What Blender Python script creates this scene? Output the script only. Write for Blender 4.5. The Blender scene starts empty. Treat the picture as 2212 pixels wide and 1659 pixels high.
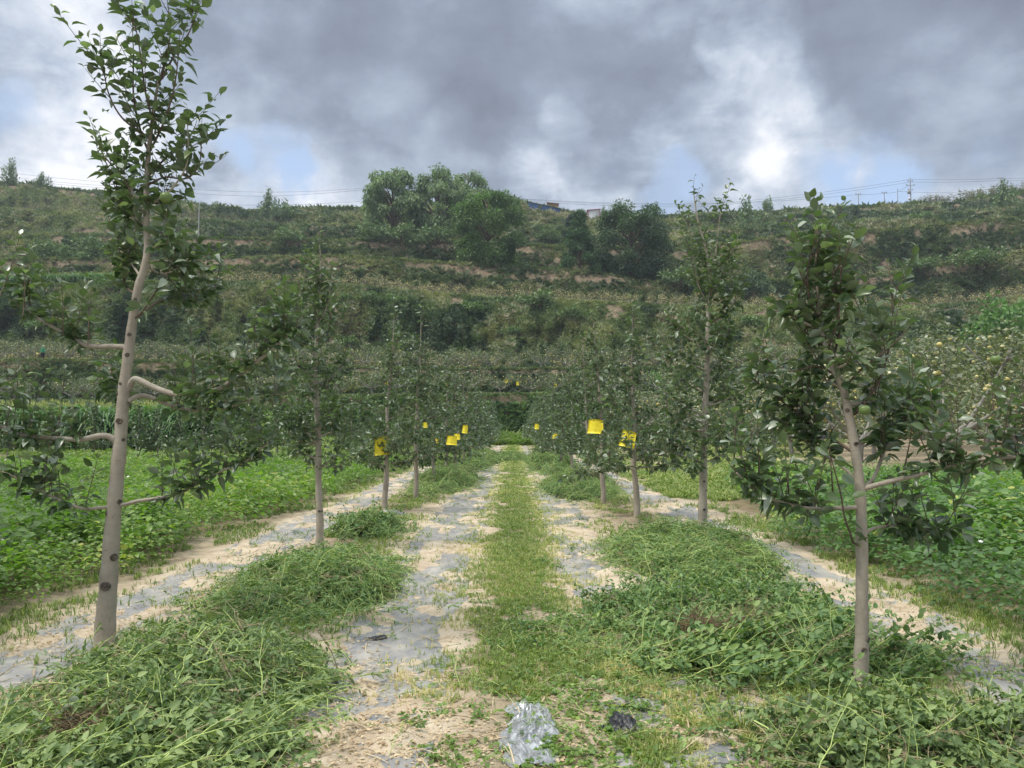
import bpy, math, random
import numpy as np
rng = np.random.default_rng(7)
random.seed(7)
scene = bpy.context.scene
COL = scene.collection

# ------------------------------------------------------------------ camera
F = 1662.0; CX = 1106.0; CY = 829.5; HOR = 925.0; H = 1.5; HAZE = .0003
TH = math.atan((HOR - CY) / F)
cam_d = bpy.data.cameras.new("camera"); cam = bpy.data.objects.new("camera", cam_d); COL.objects.link(cam)
cam_d.sensor_width = 36.0; cam_d.lens = F / 2212 * 36.0
cam_d.clip_start = 0.05; cam_d.clip_end = 6000
cam.location = (0, 0, H); cam.rotation_euler = (math.radians(90) + TH, 0, 0)
scene.camera = cam

def direction(px, py):
    u = (px - CX) / F; v = (CY - py) / F
    d = np.array([u, math.cos(TH) - v * math.sin(TH), math.sin(TH) + v * math.cos(TH)])
    return d / np.linalg.norm(d)

def zat(D, py):
    v = (CY - py) / F
    return H + D * (math.sin(TH) + v * math.cos(TH)) / (math.cos(TH) - v * math.sin(TH))

def P(px, py, D):
    d = direction(px, py)
    return np.array([d[0] / d[1] * D, D, H + d[2] / d[1] * D])

# ------------------------------------------------------------------ view, world, sun
vs = scene.view_settings
vs.view_transform = 'Standard'; vs.look = 'None'; vs.gamma = 1.0; vs.exposure = 0.88
SUN_EL = math.radians(58); SUN_AZ = math.radians(-112)      # azimuth from +Y towards +X
w = bpy.data.worlds.new("World"); scene.world = w; w.use_nodes = True
nt = w.node_tree; N = nt.nodes; L = nt.links; N.clear()
def nd(t, **k):
    n = N.new(t)
    for a, b in k.items(): setattr(n, a, b)
    return n
out = nd('ShaderNodeOutputWorld'); bg = nd('ShaderNodeBackground'); bg.inputs[1].default_value = 0.1
L.new(bg.outputs[0], out.inputs[0])
sky = nd('ShaderNodeTexSky', sky_type='NISHITA'); sky.sun_disc = False
sky.sun_elevation = SUN_EL; sky.sun_rotation = SUN_AZ; sky.air_density = 1.0; sky.dust_density = 2.0
tc = nd('ShaderNodeTexCoord')
def mth(op, a, b=None, c=None, clamp=False):
    n = nd('ShaderNodeMath', operation=op, use_clamp=clamp)
    for i, x in enumerate((a, b, c)):
        if x is None: continue
        if isinstance(x, (int, float)): n.inputs[i].default_value = x
        else: L.new(x, n.inputs[i])
    return n.outputs[0]
# cloud layer plane projection for billows
sep = nd('ShaderNodeSeparateXYZ'); L.new(tc.outputs['Generated'], sep.inputs[0])
zz = mth('ADD', mth('MAXIMUM', sep.outputs[2], 0.0), 0.22)
px_ = mth('DIVIDE', sep.outputs[0], zz); py_ = mth('DIVIDE', sep.outputs[1], zz)
comb = nd('ShaderNodeCombineXYZ'); L.new(px_, comb.inputs[0]); L.new(py_, comb.inputs[1])
def noise(vec, scale, detail, rough, dist=0.0):
    n = nd('ShaderNodeTexNoise'); n.inputs['Scale'].default_value = scale
    n.inputs['Detail'].default_value = detail; n.inputs['Roughness'].default_value = rough
    n.inputs['Distortion'].default_value = dist
    L.new(vec, n.inputs['Vector']); return n
nA = noise(comb.outputs[0], 1.1, 8, 0.55, 0.5)
nB = noise(tc.outputs['Generated'], 6.0, 10, 0.55, 0.15)
nW = noise(tc.outputs['Generated'], 5.0, 7, 0.6)
vm = nd('ShaderNodeVectorMath', operation='SUBTRACT'); L.new(nW.outputs['Color'], vm.inputs[0]); vm.inputs[1].default_value = (.5, .5, .5)
vs2 = nd('ShaderNodeVectorMath', operation='SCALE'); L.new(vm.outputs[0], vs2.inputs[0]); vs2.inputs['Scale'].default_value = 0.20
va = nd('ShaderNodeVectorMath', operation='ADD'); L.new(tc.outputs['Generated'], va.inputs[0]); L.new(vs2.outputs[0], va.inputs[1])
vn = nd('ShaderNodeVectorMath', operation='NORMALIZE'); L.new(va.outputs[0], vn.inputs[0])
def blob(px, py, rad_px):
    d = direction(px, py)
    dt = nd('ShaderNodeVectorMath', operation='DOT_PRODUCT'); L.new(vn.outputs[0], dt.inputs[0]); dt.inputs[1].default_value = tuple(d)
    a = rad_px / F
    mr = nd('ShaderNodeMapRange', interpolation_type='SMOOTHERSTEP')
    L.new(dt.outputs['Value'], mr.inputs['Value'])
    mr.inputs['From Min'].default_value = math.cos(a); mr.inputs['From Max'].default_value = 1.0 - (1 - math.cos(a)) * 0.04
    return mr.outputs[0]
def blobs(lst):
    acc = None
    for (x, y, r, wgt) in lst:
        b = mth('MULTIPLY', blob(x, y, r), wgt)
        acc = b if acc is None else mth('ADD', acc, b)
    return acc
dark = blobs([(640, 130, 330, .75), (900, 190, 330, .7), (1180, 90, 300, .5), (1010, 60, 260, .3), (1320, 200, 200, .4), (1990, 60, 300, .8), (1850, 130, 160, .3),
              (2200, 110, 240, .6), (1700, 20, 240, .35), (560, -60, 260, .35), (1600, 290, 130, .25), (1480, 60, 200, .3),
              (30, 250, 90, .3), (1000, 350, 150, .25), (1560, 330, 90, .2), (1300, 350, 120, .25), (2300, -100, 500, .4)])
brite = blobs([(100, 120, 280, .7), (300, 80, 180, .4), (200, 330, 220, .5), (560, 290, 170, .45), (740, 395, 130, .6), (1255, 262, 60, .4), (1600, 110, 60, .35),
               (1590, 150, 50, .4), (1700, 185, 90, .35), (1660, 250, 80, .1), (1290, 400, 120, .35), (1570, 420, 150, .35), (980, 305, 110, .35), (90, 360, 140, .3),
               (1980, 270, 220, .4), (2150, 240, 170, .35), (1500, 470, 240, .25), (1900, 330, 160, .3), (1140, 400, 100, .3)])
blue = blobs([(560, 365, 110, .75), (650, 395, 80, .55), (1765, 400, 80, .75), (1870, 385, 90, .45), (1440, 430, 80, .6), (20, 230, 60, .35), (480, 340, 60, .4), (1180, 200, 40, .25),
              (1700, 230, 60, .25), (2190, 250, 90, .3), (1950, 420, 90, .5)])
# brightness scalar: broad masses, billows and fine wisps
nC = noise(comb.outputs[0], 5.5, 10, 0.58, 0.3)
nb = mth('MULTIPLY', mth('SUBTRACT', nB.outputs['Fac'], .5), 2.0)
na = mth('MULTIPLY', mth('SUBTRACT', nA.outputs['Fac'], .5), 0.7)
ncc = mth('MULTIPLY', mth('SUBTRACT', nC.outputs['Fac'], .5), 1.15)
calm = mth('SUBTRACT', 1.0, mth('MULTIPLY', mth('MINIMUM', dark, 1.0), .45))      # storm cloud bases are smoother
br = mth('ADD', 0.585, mth('MULTIPLY', mth('ADD', mth('ADD', nb, na), ncc), calm))
br = mth('SUBTRACT', br, mth('MULTIPLY', mth('MINIMUM', dark, 1.15), 0.36))
br = mth('ADD', br, mth('MULTIPLY', brite, 0.36))
ramp = nd('ShaderNodeValToRGB'); L.new(br, ramp.inputs[0])
cr = ramp.color_ramp; cr.elements[0].position = 0.0; cr.elements[0].color = (.128, .147, .19, 1)
cr.elements[1].position = 1.0; cr.elements[1].color = (.56, .57, .60, 1)
for p_, c_ in ((.25, (.168, .197, .252, 1)), (.5, (.25, .292, .36, 1)), (.75, (.375, .41, .47, 1))):
    e = cr.elements.new(p_); e.color = c_
# unseen sky overhead, brightened and warmed as added light for the scene
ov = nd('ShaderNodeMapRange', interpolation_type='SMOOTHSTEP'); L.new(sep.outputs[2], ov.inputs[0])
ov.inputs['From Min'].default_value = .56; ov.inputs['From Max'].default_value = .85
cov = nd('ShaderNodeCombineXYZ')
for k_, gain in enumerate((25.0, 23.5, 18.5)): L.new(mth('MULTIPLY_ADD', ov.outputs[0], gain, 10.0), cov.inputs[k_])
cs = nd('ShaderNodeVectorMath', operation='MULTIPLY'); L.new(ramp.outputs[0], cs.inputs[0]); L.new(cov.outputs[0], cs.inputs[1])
# nishita sky seen through the gaps
skm = nd('ShaderNodeVectorMath', operation='MULTIPLY'); L.new(sky.outputs[0], skm.inputs[0]); skm.inputs[1].default_value = (0.45, .52, .58)
lift = nd('ShaderNodeVectorMath', operation='ADD'); L.new(skm.outputs[0], lift.inputs[0]); lift.inputs[1].default_value = (1.9, 2.2, 2.7)
bm_ = nd('ShaderNodeMapRange', interpolation_type='SMOOTHSTEP')
L.new(mth('ADD', blue, mth('MULTIPLY', mth('SUBTRACT', nB.outputs['Fac'], .5), -2.2)), bm_.inputs[0])
bm_.inputs['From Min'].default_value = .15; bm_.inputs['From Max'].default_value = 1.25
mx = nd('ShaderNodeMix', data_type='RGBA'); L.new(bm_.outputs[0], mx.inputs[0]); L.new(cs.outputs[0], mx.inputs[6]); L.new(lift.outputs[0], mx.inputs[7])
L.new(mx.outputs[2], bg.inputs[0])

sd = bpy.data.lights.new("sun", 'SUN'); sd.energy = 1.5; sd.angle = math.radians(10); sd.color = (1.0, .94, .84)
sun = bpy.data.objects.new("sun", sd); COL.objects.link(sun)
from mathutils import Vector, Matrix
sdir = Vector((math.sin(SUN_AZ) * math.cos(SUN_EL), math.cos(SUN_AZ) * math.cos(SUN_EL), math.sin(SUN_EL)))
sun.rotation_euler = sdir.to_track_quat('Z', 'Y').to_euler(); sun.location = (0, 0, 60)

# ------------------------------------------------------------------ helpers
def tag(o, label=None, cat=None, group=None, kind=None):
    if label: o['label'] = label
    if cat: o['category'] = cat
    if group: o['group'] = group
    if kind: o['kind'] = kind
    return o

def empty(name, loc, label=None, cat=None, group=None, rz=0):
    o = bpy.data.objects.new(name, None); COL.objects.link(o); o.location = tuple(map(float, loc)); o.rotation_euler = (0, 0, rz)
    o.empty_display_size = .2
    return tag(o, label, cat, group)

class MB:
    """collects arrays of vertices, faces and one float attribute; builds ONE mesh"""
    def __init__(s): s.V = []; s.T = []; s.Q = []; s.A = []; s.n = 0
    def add(s, V, Fs, a=0.5):
        V = np.asarray(V, float).reshape(-1, 3); Fs = np.asarray(Fs, int)
        if len(V) == 0: return
        s.V.append(V); (s.T if Fs.shape[1] == 3 else s.Q).append(Fs + s.n)
        s.A.append(np.broadcast_to(np.asarray(a, float), (len(V),)).copy()); s.n += len(V)
    def arrays(s):
        V = np.concatenate(s.V) if s.V else np.zeros((0, 3))
        A = np.concatenate(s.A) if s.A else np.zeros(0)
        T = np.concatenate(s.T) if s.T else np.zeros((0, 3), int)
        Q = np.concatenate(s.Q) if s.Q else np.zeros((0, 4), int)
        return V, T, Q, A
    def mesh(s, name, mat, smooth=False):
        V, T, Q, A = s.arrays()
        me = bpy.data.meshes.new(name)
        me.vertices.add(len(V)); me.vertices.foreach_set('co', V.astype(np.float32).ravel())
        nl = len(T) * 3 + len(Q) * 4
        me.loops.add(nl); me.loops.foreach_set('vertex_index', np.concatenate([T.ravel(), Q.ravel()]).astype(np.int32))
        me.polygons.add(len(T) + len(Q))
        st = np.concatenate([np.arange(len(T)) * 3, len(T) * 3 + np.arange(len(Q)) * 4]).astype(np.int32)
        me.polygons.foreach_set('loop_start', st)
        at = me.attributes.new('tone', 'FLOAT', 'POINT'); at.data.foreach_set('value', A.astype(np.float32))
        me.update(calc_edges=True); me.validate()
        if smooth: me.polygons.foreach_set('use_smooth', np.ones(len(me.polygons), bool))
        me.materials.append(mat); return me
    def build(s, name, mat, parent=None, smooth=False):
        o = bpy.data.objects.new(name, s.mesh(name, mat, smooth)); COL.objects.link(o)
        if parent: o.parent = parent
        return o

def unit(a): return a / (np.linalg.norm(a, axis=-1, keepdims=True) + 1e-9)

def frames(d, up):
    """rotation matrices with +Y along d and +Z as near as possible to up"""
    d = unit(d); s_ = np.cross(d, up); bad = np.linalg.norm(s_, axis=-1) < 1e-3
    s_[bad] = np.cross(d[bad], np.array([1., .2, 0.])); s_ = unit(s_); n_ = np.cross(s_, d)
    return np.stack([s_, d, n_], axis=-1)

def scatter(mb, tV, tF, pos, R, sc, tone, tT=None, jitter=None):
    tV = np.asarray(tV, float); tF = np.asarray(tF, int); n = len(pos)
    if n == 0: return
    sc = np.asarray(sc, float); sc = sc[:, None, None] if sc.ndim == 1 else sc[:, None, :]
    V = np.einsum('nij,nkj->nki', R, tV[None] * sc) + np.asarray(pos)[:, None, :]
    Fs = (tF[None] + (np.arange(n) * len(tV))[:, None, None]).reshape(-1, tF.shape[1])
    A = np.repeat(np.asarray(tone, float), len(tV))
    if tT is not None:
        A = (np.asarray(tone, float)[:, None] * (1 - (tT[None] > 0)) + tT[None] * (tT[None] > 0)).ravel()
    mb.add(V.reshape(-1, 3), Fs, A)

def h2(ix, iy, s): 
    v = np.sin(ix * 127.1 + iy * 311.7 + s * 74.7) * 43758.5453
    return v - np.floor(v)
def vn2(x, y, s=0):
    x = np.asarray(x, float); y = np.asarray(y, float)
    ix = np.floor(x); iy = np.floor(y); fx = x - ix; fy = y - iy
    fx = fx * fx * (3 - 2 * fx); fy = fy * fy * (3 - 2 * fy)
    a = h2(ix, iy, s); b = h2(ix + 1, iy, s); c = h2(ix, iy + 1, s); d = h2(ix + 1, iy + 1, s)
    return (a + (b - a) * fx) * (1 - fy) + (c + (d - c) * fx) * fy
def fbm(x, y, s=0, o=4):
    r = 0; a = .5; t = 0
    for i in range(o):
        r = r + a * vn2(x * 2 ** i, y * 2 ** i, s + i * 3.3); t += a; a *= .5
    return r / t

def gz(x, y):
    x = np.asarray(x, float); y = np.asarray(y, float)
    z = .05 * (fbm(x * .35, y * .25, 3, 3) - .5) + .35 * np.clip((y - 35) / 45, 0, 1)
    z = z + .02 * np.exp(-((np.abs(x - .1) - 2.15) / .7) ** 2) * (y < 80)       # low ridge along each tree row
    return z

# ------------------------------------------------------------------ materials
def mat_new(name):
    m = bpy.data.materials.new(name); m.use_nodes = True; t = m.node_tree; b = t.nodes['Principled BSDF']; return m, t, b
def ramp_node(t, stops, src):
    r = t.nodes.new('ShaderNodeValToRGB'); e = r.color_ramp.elements
    e[0].position = stops[0][0]; e[0].color = (*stops[0][1], 1); e[1].position = stops[-1][0]; e[1].color = (*stops[-1][1], 1)
    for p, c in stops[1:-1]: k = e.new(p); k.color = (*c, 1)
    t.links.new(src, r.inputs[0]); return r.outputs[0]
def leaf_mat(name, stops, back=None, rough=.42, trans=.25, spec=.5, tcol=None):
    m, t, b = mat_new(name)
    a = t.nodes.new('ShaderNodeAttribute'); a.attribute_name = 'tone'
    c = ramp_node(t, stops, a.outputs['Fac'])
    front = c
    if back:
        g = t.nodes.new('ShaderNodeNewGeometry'); mx = t.nodes.new('ShaderNodeMix'); mx.data_type = 'RGBA'
        t.links.new(g.outputs['Backfacing'], mx.inputs[0]); t.links.new(c, mx.inputs[6]); mx.inputs[7].default_value = (*back, 1); c = mx.outputs[2]
    t.links.new(c, b.inputs['Base Color']); b.inputs['Roughness'].default_value = rough
    b.inputs['Specular IOR Level'].default_value = spec
    if trans:
        tr = t.nodes.new('ShaderNodeBsdfTranslucent'); sm = t.nodes.new('ShaderNodeVectorMath'); sm.operation = 'MULTIPLY'
        t.links.new(front, sm.inputs[0]); sm.inputs[1].default_value = tcol or (1.7, 2.2, .8)
        t.links.new(sm.outputs[0], tr.inputs[0])
        ms = t.nodes.new('ShaderNodeMixShader'); ms.inputs[0].default_value = trans
        t.links.new(b.outputs[0], ms.inputs[1]); t.links.new(tr.outputs[0], ms.inputs[2])
        t.links.new(ms.outputs[0], t.nodes['Material Output'].inputs[0])
    return m
def noise_mat(name, c1, c2, scale=8, rough=.85, bump=.3, detail=6, c3=None, stretch=(1, 1, 1), bscale=None, spec=.3):
    m, t, b = mat_new(name)
    tcn = t.nodes.new('ShaderNodeTexCoord'); mp = t.nodes.new('ShaderNodeMapping'); mp.inputs['Scale'].default_value = stretch
    t.links.new(tcn.outputs['Object'], mp.inputs[0])
    n = t.nodes.new('ShaderNodeTexNoise'); n.inputs['Scale'].default_value = scale; n.inputs['Detail'].default_value = detail
    n.inputs['Roughness'].default_value = .65
    t.links.new(mp.outputs[0], n.inputs['Vector'])
    st = [(.3, c1), (.7, c2)] if c3 is None else [(.28, c1), (.5, c2), (.72, c3)]
    t.links.new(ramp_node(t, st, n.outputs['Fac']), b.inputs['Base Color'])
    b.inputs['Roughness'].default_value = rough; b.inputs['Specular IOR Level'].default_value = spec
    if bump:
        n2 = t.nodes.new('ShaderNodeTexNoise'); n2.inputs['Scale'].default_value = bscale or scale * 3; n2.inputs['Detail'].default_value = 5
        t.links.new(mp.outputs[0], n2.inputs['Vector'])
        bp = t.nodes.new('ShaderNodeBump'); bp.inputs['Strength'].default_value = bump; bp.inputs['Distance'].default_value = .02
        t.links.new(n2.outputs['Fac'], bp.inputs['Height']); t.links.new(bp.outputs[0], b.inputs['Normal'])
    return m
def flat_mat(name, c, rough=.6, metal=0): 
    m = noise_mat(name, tuple(x * .85 for x in c), c, 12, rough, .15); m.node_tree.nodes['Principled BSDF'].inputs['Metallic'].default_value = metal
    return m

M_leaf = leaf_mat('apple_leaf', [(0, (0.042, 0.075, 0.032)), (.45, (0.072, 0.116, 0.046)), (.85, (0.126, 0.177, 0.061)), (.9, (.24, .28, .20)), (1, (.30, .34, .27))], (.16, .20, .13), .33, .20, .6, (1.6, 2.2, .7))
M_leaf_far = leaf_mat('orchard_leaf', [(0, (0.076, 0.100, 0.049)), (.5, (0.140, 0.169, 0.078)), (.8, (0.242, 0.246, 0.112)), (.9, (.26, .28, .19)), (1, (.36, .38, .30))], (.15, .17, .12), .5, .15)
M_leaf_brown = leaf_mat('orchard_leaf_old', [(0, (0.106, 0.103, 0.062)), (.5, (0.188, 0.184, 0.103)), (.85, (0.305, 0.270, 0.154)), (1, (0.469, 0.323, 0.186))], (.15, .16, .11), .55, .12)
def bark_mat():
    m, t, b = mat_new('young_bark'); g = t.nodes.new('ShaderNodeTexCoord')
    def nz(sc, det, st, ro=.65):
        mp = t.nodes.new('ShaderNodeMapping'); mp.inputs['Scale'].default_value = st; t.links.new(g.outputs['Object'], mp.inputs[0])
        n = t.nodes.new('ShaderNodeTexNoise'); n.inputs['Scale'].default_value = sc; n.inputs['Detail'].default_value = det; n.inputs['Roughness'].default_value = ro
        t.links.new(mp.outputs[0], n.inputs['Vector']); return n.outputs['Fac']
    def mix(f, a, c):
        x = t.nodes.new('ShaderNodeMix'); x.data_type = 'RGBA'; t.links.new(f, x.inputs[0]); t.links.new(a, x.inputs[6]); x.inputs[7].default_value = (*c, 1); return x.outputs[2]
    base = ramp_node(t, [(.3, (.24, .205, .165)), (.52, (.36, .315, .255)), (.72, (.45, .41, .34))], nz(4, 9, (1, 1, .8), .7))
    lich = ramp_node(t, [(.60, (0, 0, 0)), (.68, (.75, .75, .75))], nz(9, 7, (1, 1, 1)))
    lines = ramp_node(t, [(.66, (0, 0, 0)), (.73, (.8, .8, .8))], nz(9, 4, (1, 1, 9)))
    crack = ramp_node(t, [(.60, (0, 0, 0)), (.70, (.6, .6, .6))], nz(14, 6, (2.5, 2.5, .5)))
    c = mix(lich, base, (.30, .31, .26)); c = mix(crack, c, (.15, .12, .09)); c = mix(lines, c, (.12, .095, .07))
    t.links.new(c, b.inputs['Base Color']); b.inputs['Roughness'].default_value = .8; b.inputs['Specular IOR Level'].default_value = .25
    bp = t.nodes.new('ShaderNodeBump'); bp.inputs['Strength'].default_value = .5; bp.inputs['Distance'].default_value = .01
    t.links.new(nz(30, 6, (1, 1, 1.8)), bp.inputs['Height']); t.links.new(bp.outputs[0], b.inputs['Normal']); return m
M_bark = bark_mat()
M_bark_far = noise_mat('old_bark', (.20, .185, .165), (.36, .34, .31), 6, .85, .2)
M_twig = noise_mat('twig_bark', (.09, .06, .045), (.17, .13, .10), 12, .7, .1)
M_scar = noise_mat('scar_wood', (.04, .033, .028), (.20, .165, .13), 30, .9, .6)
M_potato = leaf_mat('potato_leaf', [(0, (0.068, 0.121, 0.021)), (.5, (0.115, 0.199, 0.033)), (.9, (0.202, 0.293, 0.047)), (1, (0.297, 0.314, 0.057))], (.12, .2, .08), .42, .3)
M_potato2 = leaf_mat('potato_leaf_dark', [(0, (0.057, 0.118, 0.033)), (.5, (0.097, 0.186, 0.051)), (.9, (0.177, 0.276, 0.075)), (1, (0.389, 0.415, 0.089))], (.12, .18, .09), .45, .28)
M_weed = leaf_mat('cut_weed', [(0, (0.077, 0.148, 0.048)), (.35, (0.124, 0.218, 0.064)), (.7, (0.201, 0.289, 0.095)), (.8, (0.383, 0.474, 0.138)), (1, (0.575, 0.630, 0.228))], (.13, .18, .11), .55, .2)
M_weed_dull = leaf_mat('wilted_weed', [(0, (0.076, 0.131, 0.048)), (.35, (0.125, 0.193, 0.067)), (.7, (0.201, 0.271, 0.105)), (.8, (0.402, 0.492, 0.155)), (1, (0.603, 0.687, 0.252))], (.14, .17, .11), .6, .2)
M_grass = leaf_mat('grass_blade', [(0, (0.112, 0.170, 0.039)), (.45, (0.214, 0.275, 0.066)), (.75, (0.377, 0.380, 0.132)), (1, (0.565, 0.486, 0.231))], None, .6, .2)
M_dry = leaf_mat('dry_weed', [(0, (.13, .10, .055)), (.6, (.25, .20, .11)), (1, (.46, .40, .24))], None, .8, .1)
M_litter = leaf_mat('dry_litter', [(0, (.30, .20, .12)), (.5, (.48, .36, .23)), (1, (.62, .50, .34))], None, .8, .1)
M_hill = leaf_mat('hill_leaf', [(0, (0.049, 0.081, 0.047)), (.35, (0.098, 0.145, 0.072)), (.6, (0.156, 0.199, 0.098)), (.82, (0.237, 0.254, 0.146)), (1, (0.310, 0.270, 0.198))], None, .7, .12)
M_ivy = leaf_mat('ivy_leaf', [(0, (0.081, 0.153, 0.054)), (.5, (0.153, 0.252, 0.081)), (1, (0.306, 0.414, 0.144))], None, .5, .15)
M_grassy = leaf_mat('bank_grass', [(0, (0.096, 0.139, 0.057)), (.5, (0.171, 0.211, 0.094)), (1, (0.314, 0.304, 0.173))], None, .7, .15)
M_corn = leaf_mat('corn_leaf', [(0, (0.046, 0.115, 0.035)), (.7, (0.115, 0.220, 0.064)), (.9, (0.347, 0.347, 0.150)), (1, (0.462, 0.416, 0.231))], (.10, .18, .07), .45, .25)
M_walnut = leaf_mat('walnut_leaf', [(0, (0.052, 0.098, 0.040)), (.5, (0.109, 0.178, 0.063)), (1, (0.207, 0.287, 0.115))], None, .5, .2)
M_walnut_dark = leaf_mat('walnut_leaf_dark', [(0, (0.037, 0.073, 0.043)), (.5, (0.075, 0.125, 0.065)), (1, (0.150, 0.213, 0.106))], None, .5, .15)
M_willow = leaf_mat('willow_leaf', [(0, (0.096, 0.151, 0.076)), (.6, (0.184, 0.259, 0.118)), (1, (0.322, 0.387, 0.194))], None, .6, .2)
M_conifer = leaf_mat('conifer_leaf', [(0, (0.042, 0.095, 0.046)), (.6, (0.085, 0.162, 0.068)), (1, (0.152, 0.228, 0.095))], None, .7, .1)
M_cedar = leaf_mat('cedar_leaf', [(0, (0.014, 0.032, 0.025)), (.6, (0.029, 0.058, 0.043)), (1, (0.063, 0.099, 0.054))], None, .7, .05)
M_shrub_dark = leaf_mat('shrub_leaf_dark', [(0, (0.081, 0.133, 0.060)), (.6, (0.137, 0.207, 0.089)), (1, (0.302, 0.339, 0.139))], None, .65, .12)
M_shrub = leaf_mat('shrub_leaf', [(0, (0.079, 0.130, 0.052)), (.6, (0.139, 0.218, 0.079)), (1, (0.257, 0.337, 0.119))], None, .6, .15)
M_shrub_bright = leaf_mat('shrub_leaf_bright', [(0, (0.066, 0.144, 0.033)), (.6, (0.111, 0.221, 0.055)), (1, (0.199, 0.309, 0.088))], None, .55, .2)
M_bag = leaf_mat('paper_bag', [(0, (.55, .45, .14)), (.6, (.70, .62, .28)), (1, (.75, .72, .5))], None, .7, .15, .3, (1, 1, .8))
M_yellow = noise_mat('trap_yellow', (.80, .58, .03), (.97, .80, .05), 14, .4, .5, 8, c3=(1.0, .86, .10), bscale=9)
M_yellow.node_tree.nodes['Principled BSDF'].inputs['Specular IOR Level'].default_value = .3
M_string = flat_mat('string', (.05, .05, .05))
M_concrete = flat_mat('concrete_pole', (.36, .35, .34), .85)
M_wire = flat_mat('wire', (.06, .06, .065), .5)
M_bluewall = flat_mat('blue_sheet', (.05, .12, .30), .6)
M_redtrim = flat_mat('red_trim', (.30, .05, .04), .5)
M_whitewall = flat_mat('white_wall', (.62, .63, .64), .6)
M_tile = noise_mat('roof_tile', (.22, .10, .06), (.34, .19, .11), 20, .8, .3)
M_darkroof = flat_mat('dark_roof', (.05, .06, .07), .6)
M_apple = flat_mat('green_apple', (.15, .22, .07), .35)
M_skin = flat_mat('skin', (.38, .24, .17), .6)
M_jacket = flat_mat('green_jacket', (.05, .26, .14), .8)
M_trouser = flat_mat('dark_trousers', (.02, .022, .03), .8)
M_hat = flat_mat('pale_cap', (.35, .5, .42), .8)
M_root = noise_mat('root', (.15, .10, .06), (.30, .22, .14), 20, .9, .2)
M_flower = flat_mat('petal', (.8, .78, .8), .6)
M_stake = flat_mat('stake', (.45, .38, .28), .8)

# ground: loess soil with clods and stains
def ground_mat():
    m, t, b = mat_new('loess_soil')
    tcn = t.nodes.new('ShaderNodeTexCoord')
    def nz(sc, det, ro=.6):
        n = t.nodes.new('ShaderNodeTexNoise'); n.inputs['Scale'].default_value = sc; n.inputs['Detail'].default_value = det
        n.inputs['Roughness'].default_value = ro; t.links.new(tcn.outputs['Object'], n.inputs['Vector']); return n.outputs['Fac']
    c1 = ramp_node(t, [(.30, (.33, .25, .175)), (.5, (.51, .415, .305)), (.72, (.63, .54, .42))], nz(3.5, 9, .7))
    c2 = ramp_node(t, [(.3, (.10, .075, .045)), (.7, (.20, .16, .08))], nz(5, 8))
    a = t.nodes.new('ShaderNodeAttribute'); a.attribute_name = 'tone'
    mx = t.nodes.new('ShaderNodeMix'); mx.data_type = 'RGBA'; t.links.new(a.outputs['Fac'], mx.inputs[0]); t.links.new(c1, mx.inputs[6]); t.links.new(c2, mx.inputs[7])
    t.links.new(mx.outputs[2], b.inputs['Base Color']); b.inputs['Roughness'].default_value = .95; b.inputs['Specular IOR Level'].default_value = .15
    bp = t.nodes.new('ShaderNodeBump'); bp.inputs['Strength'].default_value = .7; bp.inputs['Distance'].default_value = .03
    t.links.new(nz(22, 8, .7), bp.inputs['Height']); t.links.new(bp.outputs[0], b.inputs['Normal'])
    return m
M_ground = ground_mat()
M_film = noise_mat('mulch_film', (.15, .157, .175), (.42, .385, .335), 3.0, .45, .35, 8, stretch=(1.5, .8, 1), bscale=14, spec=.6)
def hill_mat():
    m, t, b = mat_new('hill_ground')
    tcn = t.nodes.new('ShaderNodeTexCoord')
    def nz(sc, det, ro=.65, st=(1, 1, 1)):
        mp = t.nodes.new('ShaderNodeMapping'); mp.inputs['Scale'].default_value = st; t.links.new(tcn.outputs['Object'], mp.inputs[0])
        n = t.nodes.new('ShaderNodeTexNoise'); n.inputs['Scale'].default_value = sc; n.inputs['Detail'].default_value = det
        n.inputs['Roughness'].default_value = ro; t.links.new(mp.outputs[0], n.inputs['Vector']); return n.outputs['Fac']
    c1 = ramp_node(t, [(.3, (.09, .07, .045)), (.5, (.19, .145, .10)), (.62, (.26, .20, .14)), (.8, (.36, .285, .20))], nz(1.6, 9, .75, (.8, 1, .35)))
    c2 = ramp_node(t, [(.3, (.035, .045, .02)), (.55, (.065, .075, .03)), (.75, (.11, .10, .055))], nz(.5, 10))
    a = t.nodes.new('ShaderNodeAttribute'); a.attribute_name = 'tone'
    mx = t.nodes.new('ShaderNodeMix'); mx.data_type = 'RGBA'; t.links.new(a.outputs['Fac'], mx.inputs[0]); t.links.new(c2, mx.inputs[6]); t.links.new(c1, mx.inputs[7])
    t.links.new(mx.outputs[2], b.inputs['Base Color']); b.inputs['Roughness'].default_value = .95; b.inputs['Specular IOR Level'].default_value = .1
    bp = t.nodes.new('ShaderNodeBump'); bp.inputs['Strength'].default_value = .8; bp.inputs['Distance'].default_value = .3
    t.links.new(nz(1.2, 8), bp.inputs['Height']); t.links.new(bp.outputs[0], b.inputs['Normal'])
    return m
M_hillground = hill_mat()

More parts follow.
